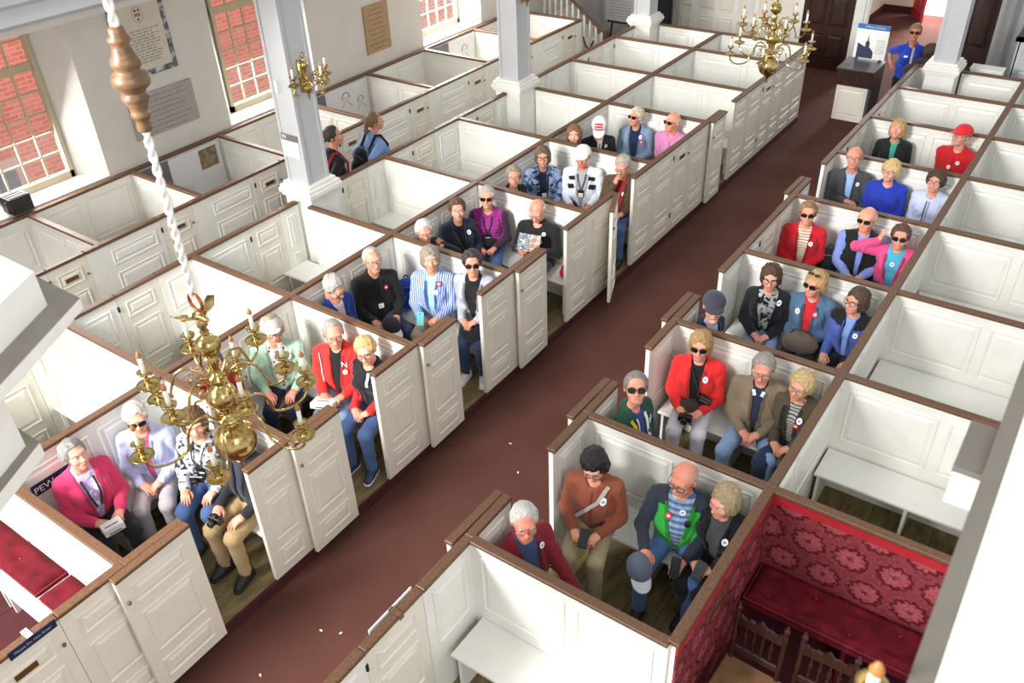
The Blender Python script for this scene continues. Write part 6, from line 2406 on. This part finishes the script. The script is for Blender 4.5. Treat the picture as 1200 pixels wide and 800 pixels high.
# blue backpack on the bench, backpacks on standing visitors
P0, L0, H0 = make_grid((-0.2, -0.17, -0.03), (0.2, 0.17, 0.5), 0.012)
_d = rc(P0, (0, 0, 0.13), (0, 0.02, 0.32), 0.12, 0.10, 1.2, 0.85)
_d = smin(_d, rc(P0, (0, -0.09, 0.10), (0, -0.08, 0.2), 0.05, 0.045, 1.7, 1.0), 0.03)
_d = _d + 0.004 * np.sin(40 * P0[2] + 10 * P0[0]) * np.sin(30 * P0[0] + 4)
PACK = mesh_from('pack_body', *nets(_d, L0, H0), [PAPER], None, True)


def backpack(loc, rot, label, c, strap, sc=1.0, straps=None, grp='backpacks'):
    t = thing('backpack', label, 'backpack', loc, rot, grp)
    o = link('pack_body', PACK, t)
    o.scale = (sc, sc, sc)
    obj_mat(o, [cloth('pack_nylon', c)])
    m = MB()
    zz = np.linspace(0, math.pi, 10)
    m.tube([(0.12 * sc * math.cos(q), -0.105 * sc * math.sin(q) * 0.6 - 0.03 * sc, (0.29 + 0.07 * math.sin(q)) * sc) for q in zz], 0.005, plain('zip_grey', '6a6c70', 0.5), 5)
    m.build('zip', t, True)
    if straps:
        for pts in straps:
            m = MB()
            m.tube(pts, 0.019, cloth('pack_strap', strap), 6)
            m.build('shoulder_strap', t, True)
    else:
        m = MB(); m.tube([(-0.03, 0.05, 0.42 * sc), (0, 0.05, 0.45 * sc), (0.03, 0.05, 0.42 * sc)], 0.008, cloth('pack_strap', strap), 6); m.build('grab_loop', t, True)
    return t


backpack((-5.80, 5.94, 0.46), R(35), 'royal blue backpack standing on the bench beside the striped shirt', '2246b8', '14161c', 0.9)
backpack((-2.12, 9.08, 0.46), R(10), 'black bag on the bench beside the person in the red coat', '191a1c', '191a1c', 0.82)
for key, c, st_, lab in (('redpack', '9a1c22', 'b02028', 'dark red backpack worn by the person in the black coat'), ('bluehood', '1c1d20', '131416', 'black backpack worn by the person in the light blue top')):
    p = PEOPLE[key]
    loc, a = held(key, 0, 0.235, 0.98)
    sh = 0.0
    straps = []
    for s_ in (-1, 1):
        straps.append([(s_ * 0.10, 0.10, 0.36), (s_ * 0.11, 0.22, 0.535), (s_ * 0.11, 0.30, 0.52), (s_ * 0.12, 0.385, 0.38), (s_ * 0.14, 0.37, 0.22), (s_ * 0.15, 0.20, 0.12)])
    backpack(loc, a + math.pi, lab, c, st_, 0.95, straps)


def soft_bag(loc, rot, label, c, s=(0.3, 0.16, 0.2), cat='bag', name='handbag', strap='2a2826'):
    t = thing(name, label, cat, loc, rot, 'bags of the visitors')
    Pq, lq, hq = make_grid((-s[0] / 2 - 0.04, -s[1] / 2 - 0.04, -0.03), (s[0] / 2 + 0.04, s[1] / 2 + 0.04, s[2] + 0.05), 0.012)
    d = el(Pq, (0, 0, s[2] * 0.42), (s[0] / 2, s[1] / 2, s[2] * 0.62))
    d = smax(d, -Pq[2] + 0 * Pq[0] + 0 * Pq[1], 0.02) + 0.005 * np.sin(45 * Pq[0] + 20 * Pq[2]) * np.sin(30 * Pq[1] + 25 * Pq[2])
    link('bag_body', mesh_from('bag_body', *nets(d, lq, hq), [cloth('bag_leather', c)], None, True), t)
    m = MB()
    m.tube([(-s[0] * 0.3, 0, s[2] * 0.9), (-s[0] * 0.2, 0.01, s[2] * 1.15), (s[0] * 0.2, 0.01, s[2] * 1.15), (s[0] * 0.3, 0, s[2] * 0.9)], 0.007, cloth('bag_strap', strap), 6)
    m.build('handle', t, True)
    return t


l_, a_ = held('denim_red', 0.0, -0.33, 0.585)
soft_bag(l_, a_, 'taupe handbag on the lap of the person in the denim jacket', '5c5048', (0.36, 0.20, 0.20))
l_, a_ = held('redcardigan', -0.02, -0.26, 0.60)
soft_bag(l_, a_, 'brown bag on the lap of the person in the red cardigan', '3a2a20', (0.26, 0.14, 0.14))
l_, a_ = held('grey_cardigan', 0.0, -0.27, 0.56)
soft_bag(l_, a_, 'black bag with white tag held by the person in the grey cardigan', '191c26', (0.24, 0.12, 0.22))
l_, a_ = held('magenta', 0.0, -0.20, 0.66)
soft_bag(l_, a_, 'small black waist bag of the person in the magenta jacket', '17171a', (0.20, 0.09, 0.10))
soft_bag((-2.58, 4.28, 0.456), R(30), 'white cloth bag on the bench beside the rust jacket', 'cfccc8', (0.2, 0.24, 0.12), strap='cfccc8')
soft_bag((-4.68, 7.45, 0.456), R(30), 'small red bag on the bench beside the reading person', 'b02430', (0.10, 0.16, 0.12), strap='b02430')
p = PEOPLE['redcardigan']
loc, a = held('redcardigan', 0.085, front_y(p, 0.08, p.tz(0.75)) - 0.045, p.tz(0.70))
t = thing('belt_pouch', 'small black crossbody pouch on the red cardigan', 'bag', loc, a)
m = MB(); m.box((-0.06, -0.03, 0), (0.06, 0.03, 0.10), BLACK, 0.012); m.build('pouch_body', t)
m = MB(); m.box((-0.045, -0.032, 0.06), (0.045, -0.029, 0.075), plain('zip_grey', '6a6c70', 0.5)); m.build('zip', t)
t.rotation_euler = (0, 0.4, a)
# booklet of the bald reader
loc, a = held('bookman', -0.02, -0.36, 0.84)
t = thing('booklet', 'open colour booklet read by the bald person', 'booklet', loc, a)
t.rotation_euler = (R(-38), 0, a)
for s_ in (-1, 1):
    m = MB()
    m.add([(0, 0, 0), (s_ * 0.135, -0.02, 0), (s_ * 0.135, -0.02, 0.2), (0, 0, 0.2), (0, 0.003, 0), (s_ * 0.135, -0.017, 0), (s_ * 0.135, -0.017, 0.2), (0, 0.003, 0.2)], [(0, 1, 2, 3), (7, 6, 5, 4), (0, 4, 5, 1), (1, 5, 6, 2), (2, 6, 7, 3)], cloth('booklet_print', 'd8d4cc', '3c5a70' if s_ < 0 else '8a5a38', 'camo', 3.5))
    m.build('page', t)
# caps in hands
for key, x, y, z, lab, c, c2, rot in (('green_jacket', -0.20, -0.50, 0.60, 'grey and white baseball cap held by the person in the green jacket', '5f6878', 'd8dae0', 0.5), ('blackman', 0.02, -0.42, 0.58, 'black and white baseball cap on the knee of the person in black', '202226', 'e0ddd6', 0.2)):
    loc, a = held(key, x, y, z)
    t = thing('baseball_cap', lab, 'cap', loc, a + rot, 'caps held by visitors')
    t.rotation_euler = (0.35, 0.1, a + rot)
    cr, br = hat_mesh('cap')
    o = link('crown', cr, t); obj_mat(o, [cloth('hat_fabric', c)])
    o = link('brim', br, t); obj_mat(o, [cloth('hat_fabric', c2)])
# walking pole / barrier post beside the guide
m = MB(); m.tube([(0, 0, 0), (0.03, -0.02, 1.55)], 0.018, WHITE, 8)
t = thing('white_pole', 'slim white pole leaning in front of the guide', 'pole', (-2.86, 14.92, CARP))
m.build('shaft', t, True)
m = MB(); m.lathe([(0, 0), (0.024, 0), (0.022, 0.05), (0, 0.06)], RAIL, 8, (0.03, -0.02, 1.55)); m.build('wooden_tip', t)
